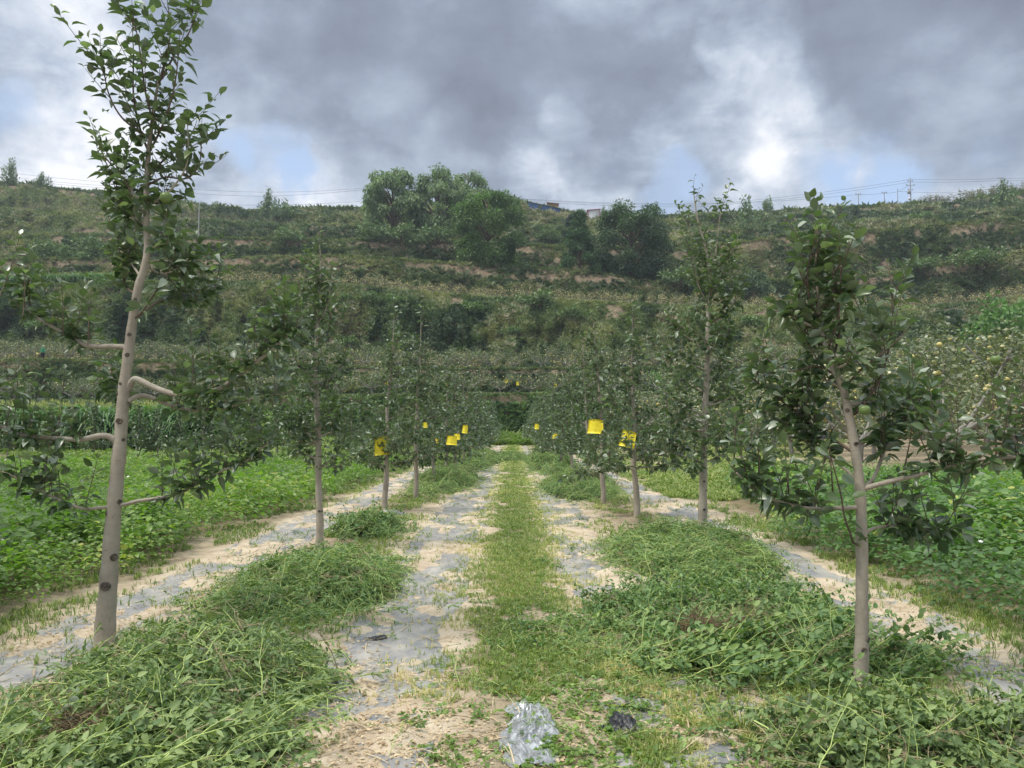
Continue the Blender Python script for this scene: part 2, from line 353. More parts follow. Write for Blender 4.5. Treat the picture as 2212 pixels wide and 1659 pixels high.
# ------------------------------------------------------------------ hillside terrain
EX = {1: [(0, 868), (300, 866), (600, 858), (900, 853), (1500, 850), (1800, 845), (2212, 835)],
      2: [(0, 778), (300, 780), (600, 790), (900, 796), (1300, 797), (1500, 792), (1800, 785), (2212, 765)],
      3: [(0, 618), (300, 612), (600, 611), (770, 619), (950, 636), (1100, 646), (1270, 653), (1474, 663), (1675, 664), (1975, 666), (2108, 656), (2212, 643)],
      4: [(0, 560), (300, 560), (600, 556), (740, 553), (937, 566), (1100, 576), (1270, 586), (1370, 604), (1474, 616), (1575, 610), (1708, 603), (1875, 600), (2041, 572), (2212, 545)],
      5: [(0, 505), (300, 510), (500, 516), (737, 518), (970, 525), (1300, 535), (1474, 540), (1675, 512), (1975, 493), (2212, 470)],
      6: [(0, 452), (300, 470), (600, 486), (740, 488), (970, 490), (1100, 480), (1300, 500), (1500, 500), (1700, 485), (2000, 470), (2212, 447)],
      7: [(-300, 392), (0, 399), (100, 407), (230, 420), (330, 434), (400, 443), (530, 457), (640, 453), (737, 456), (900, 445), (1060, 428), (1129, 440), (1165, 447), (1210, 456), (1260, 471), (1330, 474), (1474, 467), (1600, 463), (1700, 459), (1855, 449), (1970, 446), (2100, 438), (2212, 419), (2500, 400)]}
DF = {1: 80, 2: 93, 3: 110, 4: 145, 5: 170, 6: 192, 7: 232}
DT = {1: 82, 2: 96, 3: 131, 4: 152, 5: 178, 6: 212, 7: 262}
def edge(i, px):
    xs, ys = zip(*EX[i]); return np.interp(px, xs, ys)
def wav(i, px): return 1 + .045 * (fbm(np.asarray(px) / 330., i * 7.7, 5, 3) - .5)
def Df(i, px): return DF[i] * (1 + (.03 if i > 1 else .0) * (fbm(np.asarray(px) / 250., i * 7.7 + 3, 9, 3) - .5))
def Dt(i, px): return DT[i] * wav(i, px)
def zt(i, px):
    if i == 0: return .35 + 0 * np.asarray(px, float)
    return zat(Dt(i, px), edge(i, px))
BARE = [(787, 529, 45, 9), (937, 530, 40, 10), (1037, 590, 40, 12), (1257, 600, 70, 12), (1170, 598, 60, 9), (903, 628, 60, 9), (1320, 678, 35, 14), (1430, 681, 60, 14),
        (1688, 516, 25, 9), (1905, 575, 18, 16), (1835, 577, 30, 14), (1675, 680, 60, 16), (2085, 688, 38, 15), (1662, 746, 50, 14), (800, 628, 50, 7),
        (1300, 605, 45, 8), (745, 742, 60, 12), (760, 575, 35, 7), (350, 588, 60, 7), (470, 566, 70, 6), (200, 500, 60, 6), (90, 545, 60, 5), (1120, 540, 60, 10), (1200, 560, 50, 9), (250, 800, 60, 6)]
def bare_at(px, py):
    b = np.zeros_like(px, dtype=float)
    for (x, y, rx, ry) in BARE:
        n = fbm(px / 14., py / 7., x * .01, 3) - .5
        b = np.maximum(b, np.clip(1.15 - np.sqrt(((px - x) / rx) ** 2 + ((py - y) / ry) ** 2) + n * 3.2, 0, 1))
    return b
def proj(Pn):
    x, y, z = Pn[..., 0], Pn[..., 1], Pn[..., 2] - H
    f_ = y * math.cos(TH) + z * math.sin(TH); u_ = -y * math.sin(TH) + z * math.cos(TH)
    return CX + F * x / f_, CY - F * u_ / f_
def bank_pt(i, t, px):
    """point on bank i, t from foot to crest"""
    px = np.asarray(px, float); t = np.asarray(t, float)
    u = (px - CX) / F; d0 = Df(i, px); d1 = Dt(i, px); z0 = zt(i - 1, px); z1 = zt(i, px)
    D = d0 + (d1 - d0) * t
    f_ = .55 * t + .45 * t * t * (3 - 2 * t) if i in (3, 7, 6) else t
    n = (fbm(u * 60, t * 3 + i * 9, 11, 4) - .5) * np.sin(np.pi * np.clip(t, 0, 1))
    D = D + n * (d1 - d0) * .5
    z = z0 + (z1 - z0) * f_ + n * .5
    # gullies and ledges
    z = z + .25 * (vn2(u * 160, t * 9 + i, 4) - .5) * np.sin(np.pi * np.clip(t, 0, 1))
    return np.stack([D * u, D, z], -1)
def flat_pt(i, s, px):
    px = np.asarray(px, float); u = (px - CX) / F
    d0 = Dt(i, px); d1 = Df(i + 1, px) if i < 7 else d0 + 60
    D = d0 + (d1 - d0) * np.asarray(s, float)
    return np.stack([D * u, D, zt(i, px) + 0 * D], -1)
pxs = np.linspace(CX - 1.15 * F, CX + 1.15 * F, 900)
rows = []
rows.append(np.stack([(pxs - CX) / F * 79.2, np.full_like(pxs, 79.2), np.full_like(pxs, .25)], -1))
for i in range(1, 8):
    for t in np.linspace(0, 1, 16): rows.append(bank_pt(i, np.full_like(pxs, t), pxs))
    if i < 7:
        for s in (.06, .35, .7): rows.append(flat_pt(i, np.full_like(pxs, s), pxs))
for k, s in enumerate((10, 40, 120, 400, 1500)):
    r = flat_pt(7, np.zeros_like(pxs), pxs); u = (pxs - CX) / F
    r[:, 1] += s; r[:, 0] = u * r[:, 1]; r[:, 2] += (0 if k < 1 else -s * .10); rows.append(r)
G = np.array(rows); nr, nc = G.shape[:2]
idx = np.arange(nr * nc).reshape(nr, nc)
Q = np.stack([idx[:-1, :-1], idx[:-1, 1:], idx[1:, 1:], idx[1:, :-1]], -1).reshape(-1, 4)
gx, gy = proj(G.reshape(-1, 3))
tone = bare_at(gx, gy) + .4 * (fbm(gx / 60, gy / 12, 2, 4) > .58)
ri = np.repeat(np.arange(nr), nc)
for i in range(1, 8):
    r0 = 1 + (i - 1) * 19                               # rows of bank i (16) then three of its terrace
    q = (ri >= r0 + 12) & (ri <= r0 + 14); tone = tone + .9 * q * (fbm(np.tile(pxs, nr) / 70., i * 5.3, 51, 3) > .53)
tone = np.clip(tone, 0, 1)
mb = MB(); mb.add(G.reshape(-1, 3), Q, tone)
o = mb.build('hillside', M_hillground, smooth=True)
tag(o, 'terraced hillside of loess banks rising behind the orchard', 'hillside', kind='structure')

# ------------------------------------------------------------------ ground and mulch film
STRIPS = [(-3.45, -2.65), (-1.30, -.40), (.48, 1.25), (2.5, 3.3)]
def strip_mask(x, y):
    m = np.zeros_like(x)
    for (a, b) in STRIPS:
        wv = .12 * (fbm(y * .6, a * 5, 8, 3) - .5) * 2
        k = np.clip((x - (a + wv)) / .10, 0, 1) * np.clip(((b + wv) - x) / .10, 0, 1)
        m = np.maximum(m, k)
    return m
def soil_rel(x, y):
    m = strip_mask(x, y)
    n = fbm(x * 3.0, y * 1.9, 21, 5)
    fine = fbm(x * 9, y * 9, 31, 3) - .5
    on = (n - .482) * .17 + fine * .014                 # on the strips: soil partly covers the film
    return m * on + (1 - m) * (.022 + fine * .03)
def film_rel(x, y):
    return (fbm(x * 3.1, y * 1.7, 55, 4) - .5) * .035 + (1 - np.abs(2 * fbm(x * 5, y * 3, 66, 3) - 1)) ** 5 * .026
ys = [-12., -6, -2, 0, 1.5, 2.4]
y = 2.8
while y < 80.5: ys.append(y); y += max(.022, y * .0058)
ys.append(81.5)
xs_in = np.arange(-4.6, 4.6, .032)
out_ = [4.6]
while out_[-1] < 110: out_.append(out_[-1] + max(.12, (out_[-1] - 4.2) * .08))
xs_ = np.concatenate([-np.array(out_[::-1]), xs_in[1:], np.array(out_)])
XX, YY = np.meshgrid(xs_, np.array(ys))
Z = gz(XX, YY) + soil_rel(XX, YY) + .02
np_ = len(xs_); idx = np.arange(XX.size).reshape(XX.shape)
Q = np.stack([idx[:-1, :-1], idx[:-1, 1:], idx[1:, 1:], idx[1:, :-1]], -1).reshape(-1, 4)
cropz = np.clip(((-XX) - 4.2) / .5, 0, 1) + np.clip((XX - 4.0) / .5, 0, 1) * (YY < 16)
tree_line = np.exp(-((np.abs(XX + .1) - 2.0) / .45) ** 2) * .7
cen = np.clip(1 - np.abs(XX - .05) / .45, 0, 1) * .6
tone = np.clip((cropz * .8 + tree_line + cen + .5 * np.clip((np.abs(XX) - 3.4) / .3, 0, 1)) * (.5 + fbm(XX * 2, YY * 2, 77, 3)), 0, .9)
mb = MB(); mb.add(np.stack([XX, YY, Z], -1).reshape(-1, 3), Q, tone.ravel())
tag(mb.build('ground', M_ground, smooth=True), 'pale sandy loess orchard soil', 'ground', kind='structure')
FILM_LAB = ['grey plastic mulch film strip on the outer left side of the left tree row', 'grey plastic mulch film strip left of the central grass path',
            'grey plastic mulch film strip right of the central grass path', 'grey plastic mulch film strip between right tree row and potato plants']
for k, (a, b) in enumerate(STRIPS):
    xs2 = np.arange(a - .02, b + .06, .033); ys2 = np.array([v for v in ys if v > 2.3 and v < 60])
    X2, Y2 = np.meshgrid(xs2, ys2); Z2 = gz(X2, Y2) + film_rel(X2, Y2) + .02
    idx = np.arange(X2.size).reshape(X2.shape); Q = np.stack([idx[:-1, :-1], idx[:-1, 1:], idx[1:, 1:], idx[1:, :-1]], -1).reshape(-1, 4)
    mb = MB(); mb.add(np.stack([X2, Y2, Z2], -1).reshape(-1, 3), Q)
    tag(mb.build('mulch_film', M_film, smooth=True), FILM_LAB[k], 'mulch film', 'plastic mulch strips beside the tree rows')
def surf(x, y): return gz(x, y) + .02 + np.maximum(soil_rel(x, y), np.where(strip_mask(x, y) > .5, film_rel(x, y), -1))

# ------------------------------------------------------------------ leaf templates
def leaf_tpl(wd=.30, droop=.25, fold=.10, pet=.28, n=3):
    """ovate leaf along +Y, length 1, petiole behind"""
    V = [(0, 0, 0)]; T = []
    ts = [.22, .5, .8] if n == 3 else ([.28, .68] if n == 2 else [.4])
    ws = [.8, 1.0, .55] if n == 3 else ([.95, .78] if n == 2 else [1.0])
    for t, ww in zip(ts, ws):
        z = -droop * t * t
        V += [(-wd * ww, t, z + fold * ww), (0, t, z), (wd * ww, t, z + fold * ww)]
    V.append((0, 1.0, -droop)); tip = len(V) - 1
    T += [(0, 2, 1), (0, 3, 2)]
    for k in range(len(ts) - 1):
        a = 1 + 3 * k; b = a + 3
        T += [(a, a + 1, b + 1), (a, b + 1, b), (a + 1, a + 2, b + 2), (a + 1, b + 2, b + 1)]
    a = 1 + 3 * (len(ts) - 1)
    T += [(a, a + 1, tip), (a + 1, a + 2, tip)]
    if pet:
        k = len(V); V += [(-.012, -pet, pet * .15), (.012, -pet, pet * .15), (0.012, .02, 0), (-.012, .02, 0)]; T += [(k, k + 1, k + 2), (k, k + 2, k + 3)]
    return np.array(V, float), np.array(T, int)
LEAVES = [leaf_tpl(.31, .22, .10), leaf_tpl(.27, .42, .14), leaf_tpl(.34, .10, .05), leaf_tpl(.26, .55, .18), leaf_tpl(.22, .7, .24), leaf_tpl(.30, -.12, .16)]
DIAM = leaf_tpl(.33, .18, .12, 0, 1)
NARROW = leaf_tpl(.17, .25, .05, 0, 1)
BROAD = leaf_tpl(.30, .3, .12, 0, 2)

def tube(mb, pts, rad, n=6, a=.5, cap=True):
    pts = np.asarray(pts, float); rad = np.broadcast_to(np.asarray(rad, float), (len(pts),))
    tg = unit(np.gradient(pts, axis=0)); ref = np.array([0.31, .95, .08])
    s_ = unit(np.cross(tg, ref)); b_ = np.cross(tg, s_)
    an = np.arange(n) / n * 2 * math.pi
    V = pts[:, None] + rad[:, None, None] * (np.cos(an)[None, :, None] * s_[:, None] + np.sin(an)[None, :, None] * b_[:, None])
    m = len(pts); idx = np.arange(m * n).reshape(m, n); nx = np.roll(idx, -1, 1)
    Q = np.stack([idx[:-1], nx[:-1], nx[1:], idx[1:]], -1).reshape(-1, 4)
    mb.add(V.reshape(-1, 3), Q, a)
    if cap:
        mb.add(np.vstack([V[-1], pts[-1:] + tg[-1:] * rad[-1] * .6]), [(k, (k + 1) % n, n) for k in range(n)], a)

def smooth_path(pts, k=5):
    pts = np.asarray(pts, float)
    if len(pts) < 3: return np.array([pts[0] + (pts[-1] - pts[0]) * t for t in np.linspace(0, 1, k + 1)])
    P_ = np.vstack([2 * pts[0] - pts[1], pts, 2 * pts[-1] - pts[-2]]); o_ = []
    for i in range(1, len(P_) - 2):
        for t in np.linspace(0, 1, k, endpoint=False):
            a, b, c, d = P_[i - 1], P_[i], P_[i + 1], P_[i + 2]
            o_.append(.5 * ((2 * b) + (-a + c) * t + (2 * a - 5 * b + 4 * c - d) * t * t + (-a + 3 * b - 3 * c + d) * t ** 3))
    o_.append(pts[-1]); return np.array(o_)
def path_at(p, s):
    L_ = np.r_[0, np.cumsum(np.linalg.norm(np.diff(p, axis=0), axis=1))]; s = np.asarray(s) * L_[-1]
    return np.stack([np.interp(s, L_, p[:, k]) for k in range(3)], -1), L_[-1]

class LeafBag:
    def __init__(s): s.p = []; s.d = []; s.s = []; s.t = []
    def add(s, p, d, sc, t): s.p.append(p); s.d.append(d); s.s.append(sc); s.t.append(t)
    def emit(s, mb, tpls, flop=.5):
        if not s.p: return
        p = np.array(s.p); d = unit(np.array(s.d)); sc = np.array(s.s); t = np.array(s.t); t = np.where(rng.uniform(0, 1, len(t)) < .08, 1.0, np.minimum(t, .84))
        up = np.array([0, 0, 1.]) + rng.normal(0, flop, p.shape)
        R = frames(d, up); k = rng.integers(0, len(tpls), len(p))
        for j, (V, T) in enumerate(tpls):
            m = k == j; scatter(mb, V, T, p[m], R[m], sc[m], t[m])

def leafy_shoot(lb, tw, base, dirn, length, leaf=.085, step=.04, r=.0035, bend=.12, tone0=.4, twa=.5, start=.12):
    n = max(4, int(length / .08)); pts = [np.array(base, float)]; d = unit(np.array(dirn, float))
    for _ in range(n):
        d = unit(d + rng.normal(0, bend, 3) * .5 + np.array([0, 0, .06])); pts.append(pts[-1] + d * length / n)
    pts = np.array(pts); tube(tw, pts, np.linspace(r, r * .4, len(pts)), 4, twa)
    m = max(3, int(length * (1 - start) / step)); ph = rng.uniform(0, 6.28)
    ss = np.linspace(start, 1, m); pp, _ = path_at(pts, ss)
    for i in range(m):
        ph += 2.4 + rng.normal(0, .3); tip = ss[i]
        el = .1 + .75 * tip + rng.normal(0, .22)
        dd = np.array([math.cos(ph) * math.cos(el), math.sin(ph) * math.cos(el), math.sin(el)])
        sz = leaf * (1.05 - .45 * max(0, tip - .6) / .4) * rng.uniform(.75, 1.15)
        lb.add(pp[i] + dd * sz * .28, dd, sz, np.clip(tone0 + .25 * (tip - .5) + rng.normal(0, .16), 0, 1))
def spur(lb, p, leaf=.085, n=5, tone0=.3):
    for _ in range(n):
        ph = rng.uniform(0, 6.28); el = rng.uniform(-.75, .7)
        dd = np.array([math.cos(ph) * math.cos(el), math.sin(ph) * math.cos(el), math.sin(el)]); sz = leaf * rng.uniform(.75, 1.2)
        lb.add(p + dd * sz * .35, dd, sz, np.clip(tone0 + rng.normal(0, .2), 0, 1))

def scar(parent, p, out_d, r):
    """swollen ring with a dark dried stub where a limb was pruned"""
    mb = MB(); R = frames(np.array([out_d]), np.array([[0., 0, 1]]))[0]     # +Y = outward
    nu, nv = 14, 8; V = []
    for a in np.linspace(0, 2 * math.pi, nu, endpoint=False):
        for b in np.linspace(0, 2 * math.pi, nv, endpoint=False):
            rr = r * (.72 + .28 * math.cos(b)); V.append((rr * math.cos(a) * rng.uniform(.96, 1.04), r * .30 * math.sin(b), rr * math.sin(a) * .9))
    idx = np.arange(nu * nv).reshape(nu, nv); nx = np.roll(idx, -1, 0); ny = np.roll(idx, -1, 1); nxy = np.roll(nx, -1, 1)
    mb.add((R @ np.array(V).T).T + p, np.stack([idx, nx, nxy, ny], -1).reshape(-1, 4))
    disc = [(0, r * .22, 0)] + [(r * .62 * math.cos(a), r * .08, r * .55 * math.sin(a)) for a in np.linspace(0, 2 * math.pi, 12, endpoint=False)]
    mb.add((R @ np.array(disc).T).T + p, [(0, 1 + (k + 1) % 12, 1 + k) for k in range(12)])
    return mb.build('pruning_scar', M_scar, parent, smooth=True)

# ------------------------------------------------------------------ near apple trees, limb by limb
def near_tree(base, D, trunk, trunk_r, branches, label, group, dens=1.0, leaf=.085, scars=(), tops=(), shoots_up=1.0, auto=None, limbk=1.0, tipk=1.0):
    """trunk/branches: limb outlines as (x, y) points at the tree's own distance, given real depth offsets"""
    root = empty('apple_tree', base, label, 'apple tree', group)
    inv = -np.array(base, float)
    tp = smooth_path([P(x, y, D) + inv for x, y in trunk]); 
    tp[:, 1] += .0
    rad = np.interp(np.linspace(0, 1, len(tp)), np.linspace(0, 1, len(trunk_r)), trunk_r) * (1 + .05 * np.sin(np.arange(len(tp)) * 1.7) + .03 * rng.normal(0, 1, len(tp))) * (1 + .3 * np.exp(-np.arange(len(tp)) / 3.))
    mb = MB(); tube(mb, tp, rad, 14); trunk_o = mb.build('trunk', M_bark, root, smooth=True)
    lb = LeafBag(); tw = MB(); limbs = []
    for (pts, r0, dz, kind) in branches:
        bp = np.array([P(x, y, D) + inv for x, y in pts]); bp[:, 1] += dz * np.linspace(0, 1, len(bp)) ** 1.1
        limbs.append((smooth_path(bp), r0, kind))
    if auto:
        na_, y0_, y1_, l0_, l1_ = auto
        for k in range(na_):
            f_ = (k + .5) / na_; z_ = (P(0, y0_ + (y1_ - y0_) * f_, D) + inv)[2]; a = tp[np.argmin(np.abs(tp[:, 2] - z_))]
            ph = k * 2.4 + rng.normal(0, .3); ln = (l0_ + (l1_ - l0_) * f_) * rng.uniform(.6, 1.2); el = rng.uniform(-.2, .4) + .35 * f_
            pts = [a + np.array([math.cos(ph) * math.cos(el), math.sin(ph) * math.cos(el), math.sin(el)]) * ln * q + np.array([0, 0, .15 * ln * q * q]) for q in (0, .35, .7, 1)]
            limbs.append((smooth_path(pts), .013 - .006 * f_, 'limb'))
    for (bp, r0, kind) in limbs:
        mb = MB(); n = len(bp)
        tube(mb, bp, np.linspace(r0, max(.003, r0 * (.42 if kind != 'leader' else .3)), n), 8)
        mb.build('branch', M_bark if r0 > .009 else M_twig, root, smooth=True)
        _, Ln = path_at(bp, [0]);
        s0 = {'limb': .30, 'leader': .02, 'shoot': .1, 'thin': .08}[kind]
        if kind == 'shoot':
            m = int(Ln / .04); 
        m = int(Ln * (1 - s0) / ((.052 / limbk if kind == 'limb' else .075) / dens)); ss = np.linspace(s0, 1, max(2, m)); pp, _ = path_at(bp, ss)
        for i, p in enumerate(pp):
            spur(lb, p + rng.normal(0, .02, 3), leaf * (1 if ss[i] > .35 else .85), int(rng.integers(3, 6)) if kind == 'limb' else (2 if kind != 'leader' else 1), .22 + .2 * ss[i])
        if kind in ('limb', 'leader'):
            ns = int(Ln / (.095 / limbk if kind == 'limb' else .10) * shoots_up)
            for s_ in rng.uniform(s0 * .9, 1, ns):
                p, _ = path_at(bp, [s_]); ph = rng.uniform(0, 6.28); tilt = rng.uniform(.1, .6) if kind == 'limb' else rng.uniform(.35, 1.0)
                dr = (math.cos(ph) * math.sin(tilt), math.sin(ph) * math.sin(tilt), math.cos(tilt))
                leafy_shoot(lb, tw, p[0], dr, rng.uniform(.12, .45), leaf, .036 / dens)
        p, _ = path_at(bp, [1.0]); leafy_shoot(lb, tw, p[0], bp[-1] - bp[-3] + np.array([0, 0, .01]), .12, leaf * .85)
    for (x, y, x2, y2, dz) in tops:
        a = P(x, y, D) + inv; b = P(x2, y2, D) + inv; b[1] += dz; 
        leafy_shoot(lb, tw, a, b - a, np.linalg.norm(b - a), leaf, .042, .005, .04)
    for s_ in np.linspace(.80, .99, 10):
        p, _ = path_at(tp, [s_]); a2 = rng.uniform(0, 6.28); ti = rng.uniform(.4, 1.0)
        leafy_shoot(lb, tw, p[0], (math.cos(a2) * math.sin(ti), math.sin(a2) * math.sin(ti), math.cos(ti)), rng.uniform(.10, .22) * tipk, leaf * .9)
    leafy_shoot(lb, tw, tp[-1], tp[-1] - tp[-3] + np.array([0, 0, .02]), .22 * tipk, leaf * .9)
    mb = MB(); lb.emit(mb, LEAVES); mb.build('foliage', M_leaf, root)
    tw.build('twigs', M_twig, root, smooth=True)['kind'] = 'stuff'
    for (x, y, r, side) in scars:
        k = np.argmin(np.abs((tp - inv)[:, 2] - P(x, y, D)[2])); c = tp[k]; rr = rad[k]
        od = unit(np.array([side, -math.sqrt(max(0.05, 1 - side * side)), 0.])); scar(trunk_o, c + od * rr * .97 - np.array([0, 0, 0]), od, r)
    return root

ROWL = 'young apple trees of the left row'; ROWR = 'young apple trees of the right row'
b1 = P(225, 1408, 5.19); b1[2] = 0.06
def addz(l, z): return l
t1 = near_tree((b1[0], 5.19, .03), 5.19,
    [(225, 1430), (228, 1340), (233, 1280), (240, 1180), (250, 1060), (260, 950), (267, 850), (279, 750), (287, 690), (299, 620), (317, 555), (316, 440), (320, 340), (332, 240), (343, 170)],
    [.064, .061, .058, .054, .050, .046, .042, .038, .033, .030, .028, .026, .021, .018, .015, .011, .007],
    [([(276, 752), (262, 749), (233, 747), (180, 745), (150, 733), (118, 716), (70, 690), (35, 672), (8, 640), (0, 600)], .021, .25, 'limb'),
     ([(276, 842), (286, 826), (300, 820), (345, 840), (390, 853), (440, 852), (480, 842), (515, 822), (560, 790), (610, 752), (650, 715)], .024, -.15, 'limb'),
     ([(276, 868), (290, 856), (310, 856), (345, 872), (390, 885), (430, 884), (470, 876), (520, 855), (580, 845)], .019, .35, 'limb'),
     ([(258, 965), (245, 946), (225, 941), (190, 949), (160, 948), (120, 944), (60, 935), (0, 900), (-40, 880)], .023, -.2, 'limb'),
     ([(250, 1088), (268, 1090), (300, 1082), (340, 1076), (390, 1066), (440, 1040), (490, 1015), (540, 995), (590, 955)], .015, -.1, 'limb'),
     ([(242, 1095), (225, 1095), (195, 1094), (150, 1070), (100, 1035), (60, 1010)], .014, -.3, 'limb'),
     ([(262, 930), (240, 880), (200, 850), (150, 830), (100, 800)], .012, .7, 'limb'),
     ([(289, 690), (320, 672), (350, 645), (392, 600)], .008, -.2, 'thin'),
     ([(305, 600), (280, 575), (250, 545), (215, 520)], .010, .25, 'limb'),
     ([(310, 570), (335, 585), (365, 560), (400, 530)], .010, .35, 'limb'),
     ([(316, 450), (345, 435), (385, 410), (420, 360), (425, 290)], .010, -.15, 'leader'),
     ([(317, 440), (290, 420), (250, 370), (210, 325), (200, 300)], .010, .1, 'leader'),
     ([(322, 330), (300, 280), (280, 200), (275, 110), (268, 50)], .009, .12, 'leader'),
     ([(330, 260), (318, 200), (312, 120), (303, 50)], .008, -.1, 'leader'),
     ([(343, 180), (360, 120), (368, 60), (362, 5)], .009, .0, 'leader'),
     ([(350, 170), (375, 110), (400, 60), (412, 5)], .008, .1, 'leader'),
     ([(320, 380), (355, 330), (380, 300), (395, 250)], .008, .2, 'leader'),
     ([(318, 400), (360, 385), (410, 390), (440, 360), (448, 300)], .008, -.1, 'leader'), ([(318, 430), (280, 440), (245, 420), (235, 380)], .008, .1, 'leader'),
     ([(322, 330), (360, 270), (390, 200), (408, 120)], .008, -.15, 'leader'), ([(326, 300), (270, 260), (245, 210), (240, 160)], .008, -.1, 'leader'),
     ([(290, 690), (330, 640), (370, 640), (400, 600)], .008, .5, 'limb'), ([(300, 640), (250, 610), (220, 560), (200, 510)], .008, .45, 'limb')],
    'tall young apple tree nearest the camera at the left, crown against the sky', ROWL, 1.35, .086,
    [(233, 1262, .034, .15), (250, 1205, .028, .8), (228, 1120, .022, -.85), (263, 1088, .02, .9), (262, 908, .024, .1), (254, 840, .018, -.9), (264, 822, .012, -.3), (286, 776, .016, .3), (290, 728, .015, .2), (298, 655, .012, .3), (262, 960, .014, .8)],
    [(190, 745, 187, 628, .05), (137, 725, 134, 600, -.05), (50, 682, 40, 560, .1), (425, 852, 405, 705, .02), (462, 846, 456, 722, -.1), (562, 785, 535, 690, .1), (370, 884, 360, 780, .2), (350, 1075, 362, 980, -.1), (420, 1050, 410, 950, .1), (470, 1020, 466, 900, .2), (125, 945, 125, 800, .1), (30, 920, 40, 790, 0), (170, 945, 200, 850, 0), (640, 722, 648, 600, 0), (600, 760, 610, 640, .1), (130, 1060, 118, 960, 0), (185, 1090, 182, 985, .2), (0, 640, 10, 500, .2)], auto=(4, 540, 420, .34, .26), limbk=1.35)

b2 = P(1857, 1496, 4.36)
near_tree((b2[0], 4.36, .03), 4.36,
    [(1857, 1520), (1861, 1400), (1862, 1300), (1862, 1200), (1858, 1058), (1847, 974), (1834, 900), (1820, 836), (1800, 795), (1784, 755), (1772, 700), (1766, 640), (1764, 560), (1765, 480)],
    [.040, .036, .034, .033, .030, .027, .025, .024, .021, .019, .014, .012, .010, .008, .006, .004],
    [([(1852, 1096), (1825, 1097), (1780, 1098), (1735, 1096), (1690, 1086), (1662, 1076), (1618, 1052), (1585, 1020)], .014, -.05, 'limb'),
     ([(1863, 1160), (1885, 1148), (1920, 1142), (1975, 1143), (2020, 1152), (2080, 1161), (2140, 1150)], .011, .3, 'limb'),
     ([(1858, 1058), (1890, 1046), (1925, 1034), (1965, 1022), (2025, 1001), (2092, 988), (2158, 981), (2230, 960)], .016, -.3, 'limb'),
     ([(1862, 1180), (1838, 1170), (1825, 1150), (1805, 1110), (1790, 1060), (1770, 1010)], .008, -.2, 'thin'),
     ([(1855, 1040), (1820, 1000), (1780, 970), (1740, 920), (1700, 890)], .010, .35, 'limb'),
     ([(1858, 1060), (1905, 1030), (1950, 960), (2000, 920), (2060, 890), (2120, 860)], .012, .5, 'limb'),
     ([(1848, 980), (1815, 950), (1760, 900), (1700, 840), (1660, 800)], .009, .4, 'limb'),
     ([(1846, 895), (1868, 870), (1900, 830), (1925, 770), (1938, 690), (1942, 630), (1943, 600)], .009, .1, 'leader'),
     ([(1822, 840), (1850, 800), (1880, 770), (1905, 740)], .007, -.2, 'leader'),
     ([(1795, 790), (1818, 720), (1822, 669), (1823, 610), (1824, 550)], .008, .15, 'leader'),
     ([(1786, 760), (1800, 700), (1800, 640), (1790, 560)], .007, -.15, 'leader'),
     ([(1784, 755), (1760, 730), (1735, 700), (1710, 660)], .007, .1, 'leader'),
     ([(1770, 690), (1745, 650), (1735, 590), (1740, 550)], .006, -.1, 'leader'),
     ([(1812, 815), (1770, 790), (1720, 800), (1680, 780)], .007, .1, 'thin')],
    'slim apple tree nearest the camera at the right, forked top below the skyline', ROWR, 1.4, .085,
    [(1868, 1370, .02, .75), (1861, 1392, .017, -.05), (1872, 1397, .014, .9), (1851, 1462, .018, -.75), (1847, 958, .014, .1), (1835, 893, .013, -.5)],
    [(1705, 1068, 1692, 924, .05), (1800, 1080, 1776, 930, -.05), (2035, 1001, 2025, 848, .1), (2155, 980, 2162, 824, .1), (1585, 1010, 1590, 858, 0), (1640, 1060, 1650, 900, .1), (1950, 1025, 1960, 920, -.1), (2210, 960, 2205, 790, 0), (2080, 990, 2085, 880, .2), (1765, 490, 1768, 440, 0)], auto=(8, 900, 560, .24, .16), limbk=1.6, tipk=.5)

b3 = P(1515, 1200, 9.07)
near_tree((b3[0], 9.07, .05), 9.07,
    [(1515, 1215), (1518, 1100), (1520, 1000), (1523, 900), (1527, 800), (1529, 700), (1533, 620), (1525, 540), (1508, 480), (1499, 420)],
    [.056, .050, .042, .036, .032, .028, .024, .018, .012, .009, .006],
    [([(1530, 600), (1548, 540), (1556, 480), (1566, 432)], .010, .1, 'leader'),
     ([(1530, 660), (1505, 610), (1495, 560), (1485, 490)], .010, -.1, 'leader'),
     ([(1531, 640), (1560, 600), (1585, 560), (1590, 520)], .010, .2, 'leader'),
     ([(1527, 760), (1500, 735), (1475, 715), (1455, 690)], .012, .2, 'limb'),
     ([(1528, 700), (1550, 690), (1580, 660), (1600, 620)], .010, -.1, 'limb'),
     ([(1522, 930), (1495, 930), (1460, 915), (1430, 880)], .016, -.3, 'limb'),
     ([(1522, 960), (1545, 950), (1575, 930), (1600, 900)], .014, -.3, 'limb'),
     ([(1520, 1000), (1498, 990), (1475, 985), (1450, 960)], .013, .3, 'limb'),
     ([(1524, 880), (1550, 865), (1580, 850), (1610, 820)], .013, .5, 'limb'),
     ([(1525, 850), (1500, 830), (1470, 810), (1450, 770)], .013, .4, 'limb'),
     ([(1526, 810), (1545, 790), (1570, 760), (1585, 720)], .012, .2, 'limb'),
     ([(1519, 1010), (1490, 1015), (1470, 1000)], .010, -.5, 'limb')],
    'second apple tree from the camera in the right row, tall with sparse forked tip', ROWR, 1.3, .085,
    [(1522, 1098, .017, .1), (1518, 1122, .016, .2), (1521, 1035, .016, 0), (1525, 985, .014, -.2), (1520, 965, .013, .1), (1513, 1185, .02, .1), (1526, 1060, .013, .7)], auto=(20, 1010, 560, .55, .25))

